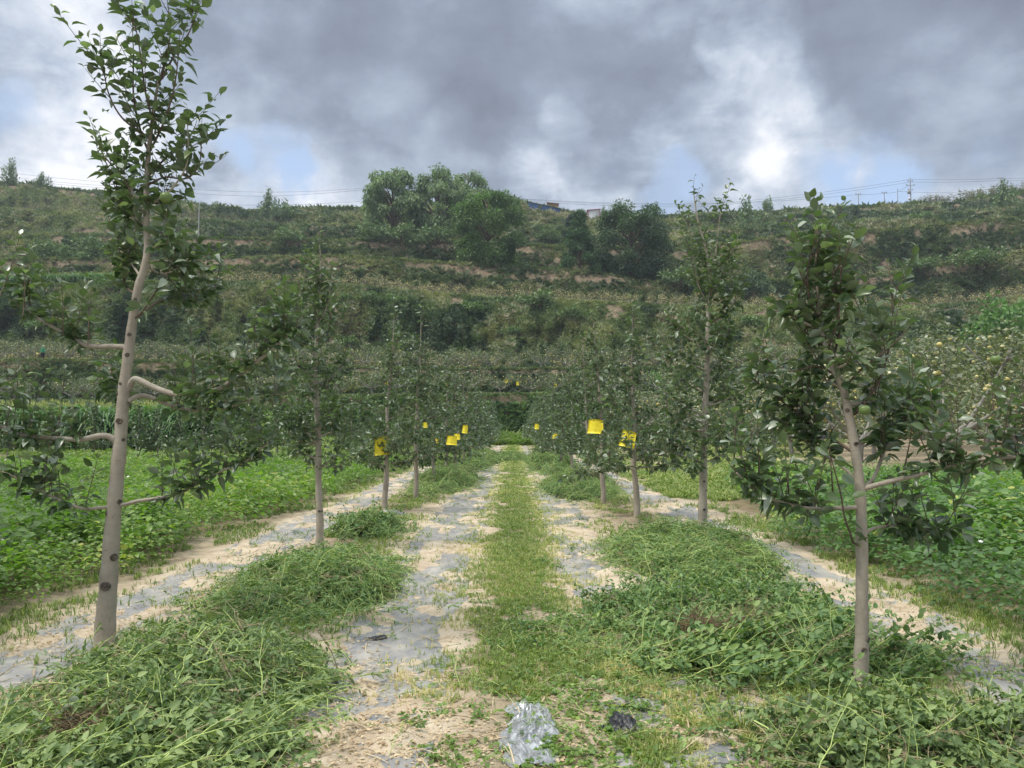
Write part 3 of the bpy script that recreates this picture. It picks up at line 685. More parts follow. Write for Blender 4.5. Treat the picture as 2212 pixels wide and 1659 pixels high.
b4 = P(690, 1190, 9.41)
near_tree((b4[0], 9.41, .05), 9.41,
    [(690, 1205), (691, 1120), (688, 1040), (688, 960), (685, 880), (682, 800), (684, 720), (690, 640), (692, 560), (690, 530)],
    [.046, .042, .040, .037, .034, .030, .025, .019, .013, .009, .006],
    [([(685, 880), (665, 860), (640, 850), (615, 820)], .014, .3, 'limb'),
     ([(684, 840), (705, 820), (725, 800), (745, 770)], .013, .2, 'limb'),
     ([(687, 930), (710, 920), (735, 905), (750, 880)], .013, -.3, 'limb'),
     ([(687, 960), (665, 955), (645, 945), (630, 915)], .013, -.3, 'limb'),
     ([(688, 1010), (705, 1000), (720, 985), (735, 950)], .010, .2, 'limb'),
     ([(688, 1020), (672, 1010), (655, 985)], .010, .3, 'limb'),
     ([(684, 740), (665, 720), (645, 690), (640, 650)], .011, .1, 'leader'),
     ([(686, 700), (705, 670), (715, 630), (722, 590)], .010, -.1, 'leader'),
     ([(689, 650), (670, 620), (660, 590), (655, 560)], .009, .1, 'leader'),
     ([(688, 680), (710, 700), (735, 690), (750, 660)], .009, .2, 'leader')],
    'second apple tree from the camera in the left row, dark narrow crown', ROWL, 1.3, .085,
    [(688, 1105, .017, .1), (692, 1100, .014, .8), (690, 1010, .014, -.3)], auto=(20, 1020, 600, .5, .25))

# ------------------------------------------------------------------ generic young row trees (several prototypes)
def row_proto(seed, height, lod=0, spread=1.0):
    global rng
    keep = rng; rng = np.random.default_rng(seed)
    root = bpy.data.objects.new('apple_tree', None); root.empty_display_size = .2
    leaf = (.085, .12, .17)[lod]; tpl = (LEAVES, [DIAM], [DIAM])[lod]
    n = 12; zs = np.linspace(-.1, height, n); 
    tp = np.stack([np.cumsum(rng.normal(0, .018, n)), np.cumsum(rng.normal(0, .018, n)), zs], -1); tp[:, :2] -= tp[1, :2]
    tp = smooth_path(tp, 3); mb = MB(); tube(mb, tp, np.interp(np.linspace(0, 1, len(tp)), [0, .2, .6, 1], [.055, .045, .026, .006]), (12, 8, 6)[lod])
    trunk_m = mb
    lb = LeafBag(); tw = MB(); br = MB()
    nb = 19; branches = []
    for k in range(nb):
        f_ = k / (nb - 1); z = .78 + (height - 1.35) * f_ ** 1.55; ph = k * 2.399 + rng.normal(0, .3)
        ln = (1.15 - .85 * f_ ** .8) * rng.uniform(.6, 1.15) * spread
        a, _ = path_at(tp, [(z + .1) / (height + .1)]); a = a[0]
        pts = [a]; el = rng.uniform(-.3, .3) + .5 * f_
        for q in range(1, 5):
            pts.append(a + np.array([math.cos(ph + .1 * q), math.sin(ph + .1 * q), 0]) * ln * q / 4 * math.cos(el) + np.array([0, 0, ln * q / 4 * math.sin(el) + .05 * (q / 4) ** 2]))
        bp = smooth_path(pts, 3); tube(br, bp, np.linspace(.016 - .008 * f_, .004, len(bp)), 5)
        dn = (.04, .065, .10)[lod]; m = max(3, int(ln * .85 / dn)); pp, _ = path_at(bp, np.linspace(.15, 1, m))
        for p in pp: spur(lb, p + rng.normal(0, .03, 3), leaf, (5, 5, 4)[lod], .3)
        for s_ in rng.uniform(.2, 1, max(3, int(ln / .10))):
            p, _ = path_at(bp, [s_]); a2 = rng.uniform(0, 6.28); ti = rng.uniform(0, .5)
            leafy_shoot(lb, tw, p[0], (math.cos(a2) * math.sin(ti), math.sin(a2) * math.sin(ti), math.cos(ti)), rng.uniform(.15, .5) * (1 - .35 * f_), leaf, (.04, .06, .09)[lod], twa=.5)
    for s_ in rng.uniform(.45, 1, 18):
        p, _ = path_at(tp, [s_]); a2 = rng.uniform(0, 6.28); ti = rng.uniform(.3, .8)
        leafy_shoot(lb, tw, p[0], (math.cos(a2) * math.sin(ti), math.sin(a2) * math.sin(ti), math.cos(ti)), rng.uniform(.15, .35), leaf, (.04, .06, .09)[lod])
    for s_ in np.linspace(.72, .98, 9):
        p, _ = path_at(tp, [s_]); a2 = rng.uniform(0, 6.28); ti = rng.uniform(.3, .9)
        leafy_shoot(lb, tw, p[0], (math.cos(a2) * math.sin(ti), math.sin(a2) * math.sin(ti), math.cos(ti)), rng.uniform(.15, .32), leaf, (.04, .06, .09)[lod])
    leafy_shoot(lb, tw, tp[-1], tp[-1] - tp[-3], .3, leaf, (.04, .06, .09)[lod])
    parts = [('trunk', trunk_m.mesh('trunk', M_bark, True)), ('branches', br.mesh('branches', M_bark, True)), ('twigs', tw.mesh('twigs', M_twig, False))]
    fm = MB(); lb.emit(fm, tpl); parts.append(('foliage', fm.mesh('foliage', M_leaf)))
    rng = keep
    return parts
def place(parts, name, loc, rz, sc, label, cat, group):
    r = empty(name, loc, label, cat, group, rz); r.scale = sc if hasattr(sc, '__len__') else (sc, sc, sc)
    for n_, me in parts:
        c = bpy.data.objects.new(n_, me); COL.objects.link(c); c.parent = r
        if n_ in ('branches', 'twigs', 'fruit_bags'): c['kind'] = 'stuff'
    return r
PN = [row_proto(100 + k, h_, 0, s_) for k, (h_, s_) in enumerate([(3.5, 1.0), (3.2, 1.1), (3.0, 1.0), (3.7, .95)])]
PM = [row_proto(200 + k, h_, 1) for k, h_ in enumerate([3.3, 3.0, 3.5])]
PF = [row_proto(300 + k, h_, 2) for k, h_ in enumerate([3.2, 2.9, 3.4])]
ORD = ['first', 'second', 'third', 'fourth', 'fifth', 'sixth', 'seventh', 'eighth', 'ninth', 'tenth', 'eleventh', 'twelfth', 'thirteenth', 'fourteenth', 'fifteenth', 'sixteenth', 'seventeenth', 'eighteenth', 'nineteenth', 'twentieth', 'twenty-first', 'twenty-second', 'twenty-third', 'twenty-fourth', 'twenty-fifth']
def row_positions(first, X, D0, step, Dmax):
    o_ = list(first); D = D0
    while D < Dmax: o_.append((X + rng.normal(0, .08), D)); D += step * rng.uniform(.9, 1.1)
    return o_
LP = row_positions([(-2.22, 13.5), (-1.97, 15.9), (-1.9, 18.6), (-1.87, 22), (-1.87, 25.7)], -1.85, 29.4, 3.7, 78)
RP = row_positions([(2.03, 12.6), (1.75, 14.8), (1.8, 18.5), (1.81, 23.5), (1.75, 26.8)], 1.8, 30.4, 3.7, 78)
for side, lst, grp in (('left', LP, ROWL), ('right', RP, ROWR)):
    for k, (x, d) in enumerate(lst):
        pr = PN[(k * 3 + (side == 'right')) % 4] if d < 20 else (PM[k % 3] if d < 40 else PF[k % 3])
        lab = f'{ORD[k + 2]} young apple tree from the camera in the {side} path side row'
        place(pr, 'apple_tree', (x, d, float(gz(x, d))), rng.uniform(0, 6.28), rng.uniform(.94, 1.08), lab, 'apple tree', grp)
# outer young rows, further back
k = 0
for X, d0 in ((6.3, 34), (10.3, 31), (-9.8, 44)):
    d = d0; j = 0
    while d < 76:
        nm = {6.3: 'first outer row on the right', 10.3: 'second outer row on the right', -9.8: 'far left row past the potatoes'}[X]
        xx = X + rng.normal(0, .15)
        place(PF[(k + j) % 3], 'apple_tree', (xx, d, float(gz(xx, d))), rng.uniform(0, 6.28), rng.uniform(.6, .85), f'{ORD[j]} apple tree from the front in the {nm}', 'apple tree', 'young trees of the outer rows')
        d += rng.uniform(3.8, 4.6); j += 1
    k += 1
for j, px in enumerate((20, 110, 205, 300, 345, 390, 440, 490, 545, 600, 650, 760)):
    d = 34 + rng.uniform(-2.5, 2.5); x = (px - CX) / F * d
    place(PF[j % 3], 'apple_tree', (x, d, float(gz(x, d))), rng.uniform(0, 6.28), rng.uniform(.75, .95), f'{ORD[j]} small apple tree from the left in front of the corn', 'apple tree', 'small apple trees between potatoes and corn')

# ------------------------------------------------------------------ old orchard trees with bagged fruit
def orchard_proto(seed, mat, bags=60, h=3.3, w=2.2, nleaf=1500, leaf=.16, bagk=1.0):
    global rng
    keep = rng; rng = np.random.default_rng(seed)
    tr = MB(); lb = LeafBag(); bg_ = MB(); 
    tube(tr, smooth_path([(0, 0, -.3), (rng.normal(0, .05), 0, .4), (rng.normal(0, .08), .05, .85)]), [.13, .12, .11, .105, .10, .1, .1, .1, .1, .1, .09][:11], 7)
    limbs = []
    for k in range(6):
        ph = k * 1.05 + rng.normal(0, .2); ln = w * rng.uniform(.75, 1.1)
        pts = [(0, 0, .8)]
        for q in (.3, .6, 1.0):
            pts.append((math.cos(ph) * ln * q, math.sin(ph) * ln * q, .8 + (h - 1.5) * q ** 1.4 * rng.uniform(.5, 1.0)))
        bp = smooth_path(pts, 3); tube(tr, bp, np.linspace(.075, .02, len(bp)), 5); limbs.append(bp)
        for _ in range(3):
            p, _ = path_at(bp, [rng.uniform(.35, .95)]); d = unit(rng.normal(0, 1, 3) + np.array([math.cos(ph), math.sin(ph), .8]))
            q = smooth_path([p[0], p[0] + d * .4, p[0] + d * .8 + np.array([0, 0, .15])], 3); tube(tr, q, np.linspace(.028, .01, len(q)), 4); limbs.append(q)
    per = nleaf // len(limbs)
    for bp in limbs:
        pp, _ = path_at(bp, rng.uniform(.15, 1.08, per))
        off = rng.normal(0, .27, (per, 3)) + np.array([0, 0, .08])
        for p in pp + off:
            ph = rng.uniform(0, 6.28); el = rng.uniform(-.6, .8)
            lb.add(p, np.array([math.cos(ph) * math.cos(el), math.sin(ph) * math.cos(el), math.sin(el)]), leaf * rng.uniform(.6, 1.2), np.clip(rng.normal(.45, .25), 0, 1))
    fm = MB(); lb.emit(fm, [DIAM], .6)
    parts = [('trunk', tr.mesh('trunk', M_bark_far, True)), ('crown', fm.mesh('crown', mat))]
    if bags:
        # paper fruit bags: small rounded pouches
        V = []; 
        for z, r in ((0, .25), (-.35, .8), (-.8, 1.0), (-1.25, .7)):
            for a in np.linspace(0, 2 * math.pi, 5, endpoint=False): V.append((r * math.cos(a), r * math.sin(a), z))
        V += [(0, 0, -1.4), (0, 0, .1)]; T = []
        for r_ in range(3):
            for q in range(5):
                a = r_ * 5 + q; b = r_ * 5 + (q + 1) % 5; T += [(a, b, b + 5), (a, b + 5, a + 5)]
        T += [(15 + q, 15 + (q + 1) % 5, 20) for q in range(5)] + [((q + 1) % 5, q, 21) for q in range(5)]
        ps = []
        for _ in range(bags):
            bp = limbs[rng.integers(len(limbs))]; p, _ = path_at(bp, [rng.uniform(.3, 1)]); ps.append(p[0] + rng.normal(0, .25, 3))
        ps = np.array(ps); n = len(ps); d = np.tile([0, 1., 0], (n, 1)) + rng.normal(0, .2, (n, 3))
        scatter(bg_, V, T, ps, frames(d, np.tile([0, 0, 1.], (n, 1)) + rng.normal(0, .15, (n, 3))), rng.uniform(.06, .10, n) * bagk, rng.uniform(0, 1, n))
        parts.append(('fruit_bags', bg_.mesh('fruit_bags', M_bag)))
    rng = keep; return parts
OR_A = [orchard_proto(400 + k, M_leaf_brown, 90, bagk=1.25) for k in range(3)]
OR_B = [orchard_proto(410 + k, M_leaf_far, 22) for k in range(3)]
OR_N = [orchard_proto(420 + k, M_leaf_far, 80, 4.3, 2.4, 3400, .13, .8) for k in range(3)]
OR_S = [orchard_proto(430 + k, M_leaf_brown, 0, 2.6, 1.5, 700, .22) for k in range(2)]
ocount = [0]
def orchard_row(terr, s, px0, px1, step, protos, label, group, sc=(.8, 1.1), prob=1.0):
    px = px0
    while px < px1:
        if rng.uniform() < prob:
            q = px + rng.normal(0, step * .15); p = flat_pt(terr, s + rng.normal(0, .04), q)
            place(protos[int(rng.integers(len(protos)))], 'apple_tree', p, rng.uniform(0, 6.28), rng.uniform(*sc), label, 'apple tree', group); ocount[0] += 1
        px += step
orchard_row(1, .35, -20, 2300, 58, OR_B, 'mature apple tree on the lowest terrace above the ivy bank', 'apple trees on the lowest terrace', (.85, 1.1), .9)
orchard_row(2, .25, -20, 2300, 54, OR_B, 'mature apple tree at the front of the second terrace', 'apple trees on the second terrace', (.85, 1.15))
orchard_row(2, .75, 0, 2300, 60, OR_A, 'mature apple tree at the back of the second terrace', 'apple trees on the second terrace', (.85, 1.1), .85)
orchard_row(3, .22, 500, 2300, 40, OR_A, 'apple tree with pale bagged fruit along the edge of the middle terrace', 'bagged apple trees on the middle terrace', (.75, 1.0))
orchard_row(3, .75, 640, 2300, 46, OR_A, 'apple tree with pale bagged fruit at the back of the middle terrace', 'bagged apple trees on the middle terrace', (.85, 1.05))
orchard_row(4, .3, 1500, 2300, 50, OR_A, 'apple tree on the right of the fourth terrace', 'apple trees high on the right slope', (.7, .9))
orchard_row(4, .4, 400, 900, 60, OR_S, 'small apple tree on the left of the fourth terrace', 'apple trees high on the left slope', (.8, 1.1))
orchard_row(6, .3, 30, 700, 42, OR_S, 'small fruit tree on the upper left slope', 'fruit trees on the upper left slope', (1.2, 1.8), .9)
orchard_row(6, .5, 1100, 1300, 34, OR_S, 'small fruit tree just below the farm buildings', 'fruit trees near the farm buildings', (1.0, 1.5))
for j, (px, s_) in enumerate([(2003, 1.5), (2022, 1.6), (2042, 1.7), (2056, 1.3), (2092, 2.0), (2118, 1.9), (2150, 2.1), (2178, 2.0), (1955, .9), (1985, .8), (2215, 1.8), (1935, .8), (1972, .7)]):
    p = flat_pt(7, .04, px)
    place(OR_S[j % 2], 'fruit_tree', p, j * 1.3, s_, f'dark bushy fruit tree on the right skyline, {ORD[j]} planted of the line beside the utility poles' if False else 'dark bushy fruit tree on the skyline among the right utility poles', 'fruit tree', 'fruit trees on the right skyline')
# flat-land orchard on the right
j = 0
for d, xa, xb in ((27, 15.5, 26), (33, 15, 30), (40, 14.5, 36), (48, 15, 42), (56, 14, 48), (65, 13.5, 54), (74, 12, 60)):
    x = xa
    while x < xb:
        dd = d + rng.uniform(-1.2, 1.2)
        place(OR_N[j % 3] if d < 50 else OR_B[j % 3], 'apple_tree', (x + rng.normal(0, .3), dd, float(gz(x, dd)) - .05), rng.uniform(0, 6.28), rng.uniform(.85, 1.1) * (1.3 if d < 50 else 1.7),
              f'old apple tree with yellow fruit bags, {"front" if d < 36 else "middle" if d < 56 else "back"} of the flat right orchard', 'apple tree', f'old apple trees of the flat right orchard, {"front" if d < 36 else "middle" if d < 56 else "back"}')
        x += rng.uniform(3.6, 4.6); j += 1; ocount[0] += 1

# ------------------------------------------------------------------ big hillside trees
def tree_big(name, label, base, h, w, mat, n, leaf, shape='round', trunk_h=.2, nb=26, tpl=DIAM, cat='tree', seed=1, droop=0.0, bottom=.12, clump=.16, group=None, trunkmat=None):
    global rng
    keep = rng; rng = np.random.default_rng(seed)
    root = empty(name, base, label, cat, group)
    tr = MB(); tube(tr, smooth_path([(0, 0, -.5), (.1, 0, h * trunk_h), (0, .1, h * (trunk_h + .25)), (0, 0, h * .9)]), np.linspace(h * .022, h * .004, 16), 7)
    lb = MB(); cl = []
    for k in range(nb):
        f_ = (k + .5) / nb
        z = bottom + (1 - bottom) * rng.uniform(0, 1)
        if shape == 'round': rr = math.sqrt(max(0.02, 1 - (2 * (z - bottom) / (1 - bottom) - 1) ** 2)) ** .8
        elif shape == 'cone': rr = (1 - z) ** .8 + .05
        else: rr = .35 + .65 * math.sin(math.pi * min(1, (z - bottom) / (1 - bottom)) ** .8)
        ph = k * 2.4 + rng.normal(0, .3); q = rng.uniform(.45, 1) ** .5 * (1 - clump * .6)
        c = np.array([math.cos(ph) * rr * q * w / 2, math.sin(ph) * rr * q * w / 2, z * h * (1 - clump * .3)])
        cl.append(c)
        st = np.array([0, 0, max(h * trunk_h * .6, c[2] - np.hypot(c[0], c[1]) * .8)])
        mid = (st + c) / 2 + np.array([0, 0, .06 * h])
        bp = smooth_path([st, mid, c], 3); tube(tr, bp, np.linspace(h * .009, h * .002, len(bp)), 4)
    tr.build('trunk', trunkmat or M_twig, root, smooth=True)
    cl = np.array(cl); k = rng.integers(0, nb, n)
    rad = clump * w * rng.uniform(.55, 1.1, nb)
    o_ = unit(rng.normal(0, 1, (n, 3))) * (rng.uniform(0, 1, (n, 1)) ** .4) * rad[k][:, None]; o_[:, 2] *= .75
    if shape == 'cone': o_[:, 2] *= .8
    p = cl[k] + o_
    if droop: p[:, 2] -= droop * h * rng.uniform(0, 1, n) ** 2
    p[:, 2] = np.maximum(p[:, 2], .1)
    d = unit(o_ + rng.normal(0, .5, (n, 3)) * rad[k][:, None]) + np.array([0, 0, -.9 if droop else 0.])
    tone = np.clip(rng.normal(.42, .22, n) + (rng.uniform(-.22, .22, nb))[k], 0, 1)
    scatter(lb, tpl[0], tpl[1], p, frames(d, np.tile([0, 0, 1.], (n, 1)) + rng.normal(0, .5, (n, 3))), leaf * rng.uniform(.6, 1.3, n), tone)
    lb.build('crown', mat, root); rng = keep; return root
def on_bank(i, t, px): return bank_pt(i, t, px)
# walnut and conifers on terrace 4 ; willows on terrace 5/6
p = flat_pt(4, .25, 1052); tree_big('walnut_tree', 'big rounded bright green walnut tree in the middle of the hillside', p, 17.5, 15.5, M_walnut, 30000, .48, 'round', nb=60, seed=11, bottom=.02, clump=.17)
p = flat_pt(4, .3, 1368); tree_big('walnut_tree', 'broad dark green walnut tree right of the conifer on the hillside', p, 16.5, 16.5, M_walnut_dark, 28000, .48, 'round', nb=56, seed=12, bottom=.02, clump=.17)
p = flat_pt(4, .15, 1253); tree_big('conifer_tree', 'conical soft green conifer between the two walnut trees', p, 13.5, 8.5, M_conifer, 14000, .5, 'cone', nb=60, seed=13, bottom=.02, clump=.16, tpl=NARROW)
p = flat_pt(5, .3, 1238); tree_big('cedar_tree', 'narrow very dark cedar behind the conical conifer', p, 9.5, 5.0, M_cedar, 6000, .4, 'cone2', nb=34, seed=14, bottom=.02, clump=.2, tpl=NARROW)
p = flat_pt(5, .6, 845); tree_big('willow_tree', 'left willow of the three, dense grey green crown on the ridge', p, 20.5, 15.5, M_willow, 20000, .85, 'round', trunk_h=.18, nb=56, seed=15, tpl=NARROW, droop=.06, bottom=.12, clump=.15)
p = flat_pt(5, .7, 945); tree_big('willow_tree', 'middle willow of the three, tall airy crown with visible limbs', p, 21.5, 15.0, M_willow, 15000, .8, 'fan', trunk_h=.2, nb=60, seed=16, tpl=NARROW, droop=.06, bottom=.28, clump=.14)
p = flat_pt(5, .8, 1010); tree_big('willow_tree', 'right willow of the three, sparse leaning crown above the walnut', p, 22.0, 13.5, M_willow, 9000, .8, 'fan', trunk_h=.2, nb=44, seed=17, tpl=NARROW, droop=.06, bottom=.38, clump=.13)
p = flat_pt(3, .9, 1632); tree_big('leafy_tree', 'rounded green tree at the foot of the bank right of the dark walnut', p, 9.0, 7.5, M_walnut_dark, 6000, .35, 'round', nb=34, seed=18, bottom=.05, clump=.18)
SH = [('shrub', M_shrub_dark), ('shrub', M_shrub), ('shrub', M_shrub_bright)]
def shrub_proto(seed, mat, n=900, leaf=.14, up=False):
    global rng
    keep = rng; rng = np.random.default_rng(seed)
    nb = 14; cl = np.stack([rng.normal(0, .42, nb), rng.normal(0, .42, nb), rng.uniform(.25, .85, nb)], -1); cl[:, :2] *= (1.2 - cl[:, 2:] * .6)
    k = rng.integers(0, nb, n); o_ = unit(rng.normal(0, 1, (n, 3))) * rng.uniform(.1, .33, (n, 1)); p = cl[k] + o_; p[:, 2] = np.abs(p[:, 2])
    if up: p[:, 2] *= 1.3; p[:, :2] *= .7
    mb = MB(); scatter(mb, DIAM[0], DIAM[1], p, frames(o_ + rng.normal(0, .2, (n, 3)), np.tile([0, 0, 1.], (n, 1)) + rng.normal(0, .5, (n, 3))), leaf * rng.uniform(.6, 1.3, n), np.clip(rng.normal(.45, .22, n), 0, 1))
    tr = MB()
    for c in cl[:8]: tube(tr, smooth_path([(0, 0, -.1), c * .5, c], 3), [.03, .025, .02, .018, .015, .01, .008], 4)
    rng = keep; return [('stems', tr.mesh('stems', M_twig)), ('foliage', mb.mesh('foliage', mat))]
SD = [shrub_proto(500 + k, M_shrub_dark) for k in range(2)]; SM = [shrub_proto(510 + k, M_shrub) for k in range(2)]; SB = [shrub_proto(520, M_shrub_bright)]
SU = [shrub_proto(530, M_shrub, up=True)]; SUD = [shrub_proto(531, M_shrub_dark, up=True)]
def shrub(proto, px, where, sz, label, group=None, k=0):
    i, t, fl = where; p = flat_pt(i, t, px) if fl else bank_pt(i, t, px)
    p = p.copy(); p[2] -= .1
    place(proto[k % len(proto)], 'shrub', p, rng.uniform(0, 6.28), sz if hasattr(sz, '__len__') else (sz, sz, sz * .8), label, 'shrub', group)
shrub(SUD, 575, (7, .6, 0), (4.4, 4.4, 7.6), 'blue green bush left of the pair on the skyline dip')
shrub(SU, 611, (7, .55, 0), (5, 5, 6.6), 'blue green bush right of the pair on the skyline dip')
shrub(SD, 615, (5, .9, 0), 4.2, 'round dark bush on the terrace edge left of the willows')
shrub(SUD, 1625, (6, .3, 1), (4.6, 4.6, 8.0), 'dark pointed bush below the right skyline')
shrub(SU, 1663, (7, .97, 0), (3.4, 3.4, 4.4), 'pointed bush standing on the right skyline')
shrub(SUD, 1420, (7, .95, 0), (3, 3, 4.0), 'dark bush on the skyline behind the dark walnut')
shrub(SU, 1305, (7, .97, 0), (2.0, 2.0, 3.4), 'small upright bush beside the white shed')
shrub(SUD, 75, (7, .95, 0), (3.2, 3.2, 4.2), 'dark tree like bush on the far left skyline')
shrub(SUD, 2, (7, 1.0, 0), (3.5, 3.5, 7.0), 'dark bush cut by the left frame edge on the skyline')
shrub(SD, 1165, (3, .8, 0), (5.0, 4.0, 3.2), 'wide dark rounded bush high on the big bushy bank')
shrub(SB, 2185, (2, .4, 1), (5.5, 4, 7.5), 'bright yellow green bush at the right edge above the orchard')
shrub(SB, 1420, (1, .9, 1), (2.2, 2.2, 3.2), 'small bright green bush among trees right of the path end')
shrub(SUD, 2190, (6, .1, 1), (4.5, 4.5, 6.5), 'dark green bush near the right edge below the skyline')
shrub(SD, 90, (4, .2, 1), (6, 4, 4.2), 'large dark bush above the corn on the far left')
shrub(SD, 200, (4, .1, 1), (5.5, 4, 4.5), 'second large dark bush above the corn on the left')
shrub(SD, 140, (4, .5, 1), (5, 4, 4.6), 'dark bush between and behind the two large bushes above the corn')
shrub(SD, 2120, (4, .8, 0), (8, 5, 4.0), 'long dark thicket on the right bank above the fruit terrace')
shrub(SD, 2000, (4, .9, 0), (4.5, 4, 2.8), 'dark bush left of the long thicket on the right bank')
shrub(SD, 860, (5, .9, 0), (7, 4, 4.5), 'dark undergrowth bush beneath the left willow')
shrub(SD, 940, (5, .95, 0), (6, 4, 4.2), 'dark undergrowth bush beneath the middle willow')
shrub(SD, 800, (5, 1.0, 0), (5, 4, 4.0), 'dark undergrowth bush left of the willows')
shrub(SD, 1470, (4, .9, 0), (5, 4, 4), 'dark bush between the dark walnut and the rounded green tree')
shrub(SD, 1540, (4, .6, 0), (6, 4, 4.5), 'dark bush left of the rounded green tree on the right slope')
shrub(SD, 1190, (6, .5, 0), (6, 4, 3), 'dark bush below the blue walled building')
for j in range(46):
    b_ = int(rng.choice([3, 3, 3, 4, 5, 6, 7])); px = rng.uniform(-20, 2230); t = rng.uniform(.1, .9)
    pr = [SD, SM, SM][int(rng.integers(3))]; s_ = rng.uniform(1.4, 3.2)
    nm = {3: 'bushy lower bank', 4: 'bank above the middle terrace', 5: 'fifth bank of the hillside', 6: 'upper bank of the hillside', 7: 'topmost slope under the skyline'}[b_]
    cn = 'dark' if pr is SD else 'mid green'
    shrub(pr, px, (b_, t, 0), (s_ * 1.2, s_, s_ * .75), f'low {cn} shrub growing wild on the {nm}', f'wild {cn} shrubs on the {nm}', j)
for j, (px, sz) in enumerate(((430, 3.6), (456, 4.2), (507, 2.6))):
    p = flat_pt(7, .1, px); tree_big('small_tree', ['left of two thin round trees on the left skyline', 'right of two thin round trees on the left skyline', 'lone little tree on the skyline left of the blue green bushes'][j], p, sz, sz * .75, M_shrub, 420, .28, 'round', trunk_h=.35, nb=12, seed=600 + j, bottom=.35, clump=.22)

# ------------------------------------------------------------------ hillside vegetation (uncountable)
def tuft_tpl(n, seed, w=.16, spread=.5, h=1.0):
    r = np.random.default_rng(seed); V = []; T = []
    for k in range(n):
        a = r.uniform(0, 6.28); tl = r.uniform(.1, spread) ; d = np.array([math.cos(a) * tl, math.sin(a) * tl, 1.0]) * h * r.uniform(.6, 1.1)
        s_ = np.array([-math.sin(a), math.cos(a), 0]) * w * r.uniform(.7, 1.3); b = np.array([math.cos(a), math.sin(a), 0]) * .12
        k0 = len(V); V += [b, b + d * .55 + s_, b + d + np.array([math.cos(a), math.sin(a), -.3]) * .3, b + d * .55 - s_]; T += [(k0, k0 + 1, k0 + 2), (k0, k0 + 2, k0 + 3)]
    return np.array(V), np.array(T)
TUFT = [tuft_tpl(5, 1, .2, 1.3, .8), tuft_tpl(5, 2, .22, 1.6, .7), tuft_tpl(5, 3, .16, 1.0, 1.0)]
hv = MB(); gv = MB(); iv = MB()
budget = {1: 26000, 2: 20000, 3: 75000, 4: 22000, 5: 22000, 6: 20000, 7: 26000}
for i, n in budget.items():
    px = rng.uniform(-120, 2330, n); t = rng.uniform(0, 1, n) ** (1.0)
    pts = bank_pt(i, t, px); X, Y = proj(pts)
    keep = rng.uniform(0, 1, n) > bare_at(X, Y) * 1.0
    # thin crest line where soil shows
    pts, X, Y, t, px = pts[keep], X[keep], Y[keep], t[keep], px[keep]; n = len(pts)
    band = ((t > .80) & (t < .95) & (fbm(px / 70., i * 5.3, 51, 3) > .54)); kk = ~band | (rng.uniform(0, 1, len(t)) < .25); pts, X, Y, t, px = pts[kk], X[kk], Y[kk], t[kk], px[kk]; n = len(pts)
    patch = fbm(px / 45., t * 4 + i * 3, 41, 4); patch2 = fbm(px / 160., t * 2 + i * 2, 43, 3)
    tone = np.clip((patch - .34) * 2.2 + rng.normal(0, .2, n) + (.12 if i >= 4 else 0) + (patch2 - .5) * .6 - (.10 if i in (1,) else 0), 0, .98)
    if i == 1: pts[:, 1] -= rng.uniform(.0, .5, n)
    sz = pts[:, 1] / F * (5.5 if i != 1 else 5) * rng.uniform(.6, 1.6, n) * (.6 + patch)
    if i == 3: sz *= 1.15
    grass = ((t > .95) & (rng.uniform(0, 1, n) < .9)) | (patch2 > .62) | ((px < 330) & (i == 1))
    up = np.tile([0., 0, 1.], (n, 1)); yaw = rng.uniform(0, 6.28, n); d = np.stack([np.cos(yaw), np.sin(yaw), rng.normal(0, .2, n)], -1)
    d[:, 1] -= .0
    R = frames(d, up + np.array([0, -.6, 0]) + rng.normal(0, .2, (n, 3))); k = rng.integers(0, 3, n)
    for j in range(3):
        m = (k == j) & ~grass; scatter(iv if i == 1 else hv, *TUFT[j], pts[m], R[m], sz[m], tone[m])
        m = (k == j) & grass; scatter(gv, *TUFT[2], pts[m], R[m], sz[m] * .8, np.clip(tone[m] + .1, 0, 1))
# terrace tops edge vegetation (spilling grass on flats)
for i in range(1, 8):
    n = 9000 if i < 7 else 14000
    px = rng.uniform(-120, 2330, n); s_ = rng.uniform(0, .35 if i < 7 else .12, n) ** 1.5; pts = flat_pt(i, s_, px)
    k = rng.integers(0, 3, n); sz = pts[:, 1] / F * 4.5 * rng.uniform(.5, 1.6, n) * (np.where(rng.uniform(0, 1, n) < .12, 2.0, 1.1) * (.4 + 1.2 * fbm(px / 25., 3., 8, 3)) if i == 7 else 1)
    R = frames(unit(rng.normal(0, 1, (n, 3)) * [1, 1, .1]), np.tile([0., 0, 1.], (n, 1)) + rng.normal(0, .2, (n, 3)))
    tn = np.clip(fbm(px / 30., i * 4., 3, 3) + rng.normal(0, .15, n), 0, 1)
    for j in range(3):
        m = (k == j) & (rng.uniform(0, 1, n) < .5); scatter(gv, *TUFT[j], pts[m], R[m], sz[m], tn[m])
        m = (k == j) & ~m; scatter(hv, *TUFT[j], pts[m], R[m], sz[m], tn[m] * .9)
tag(iv.build('ivy', M_ivy), 'green creeper covering the lowest bank at the path end', 'ivy', kind='stuff')
tag(hv.build('hillside_undergrowth', M_hill), 'dense wild undergrowth covering the terraced banks', 'undergrowth', kind='stuff')
tag(gv.build('hillside_grass', M_grassy), 'light olive grass along the terrace edges and slopes', 'grass', kind='stuff')

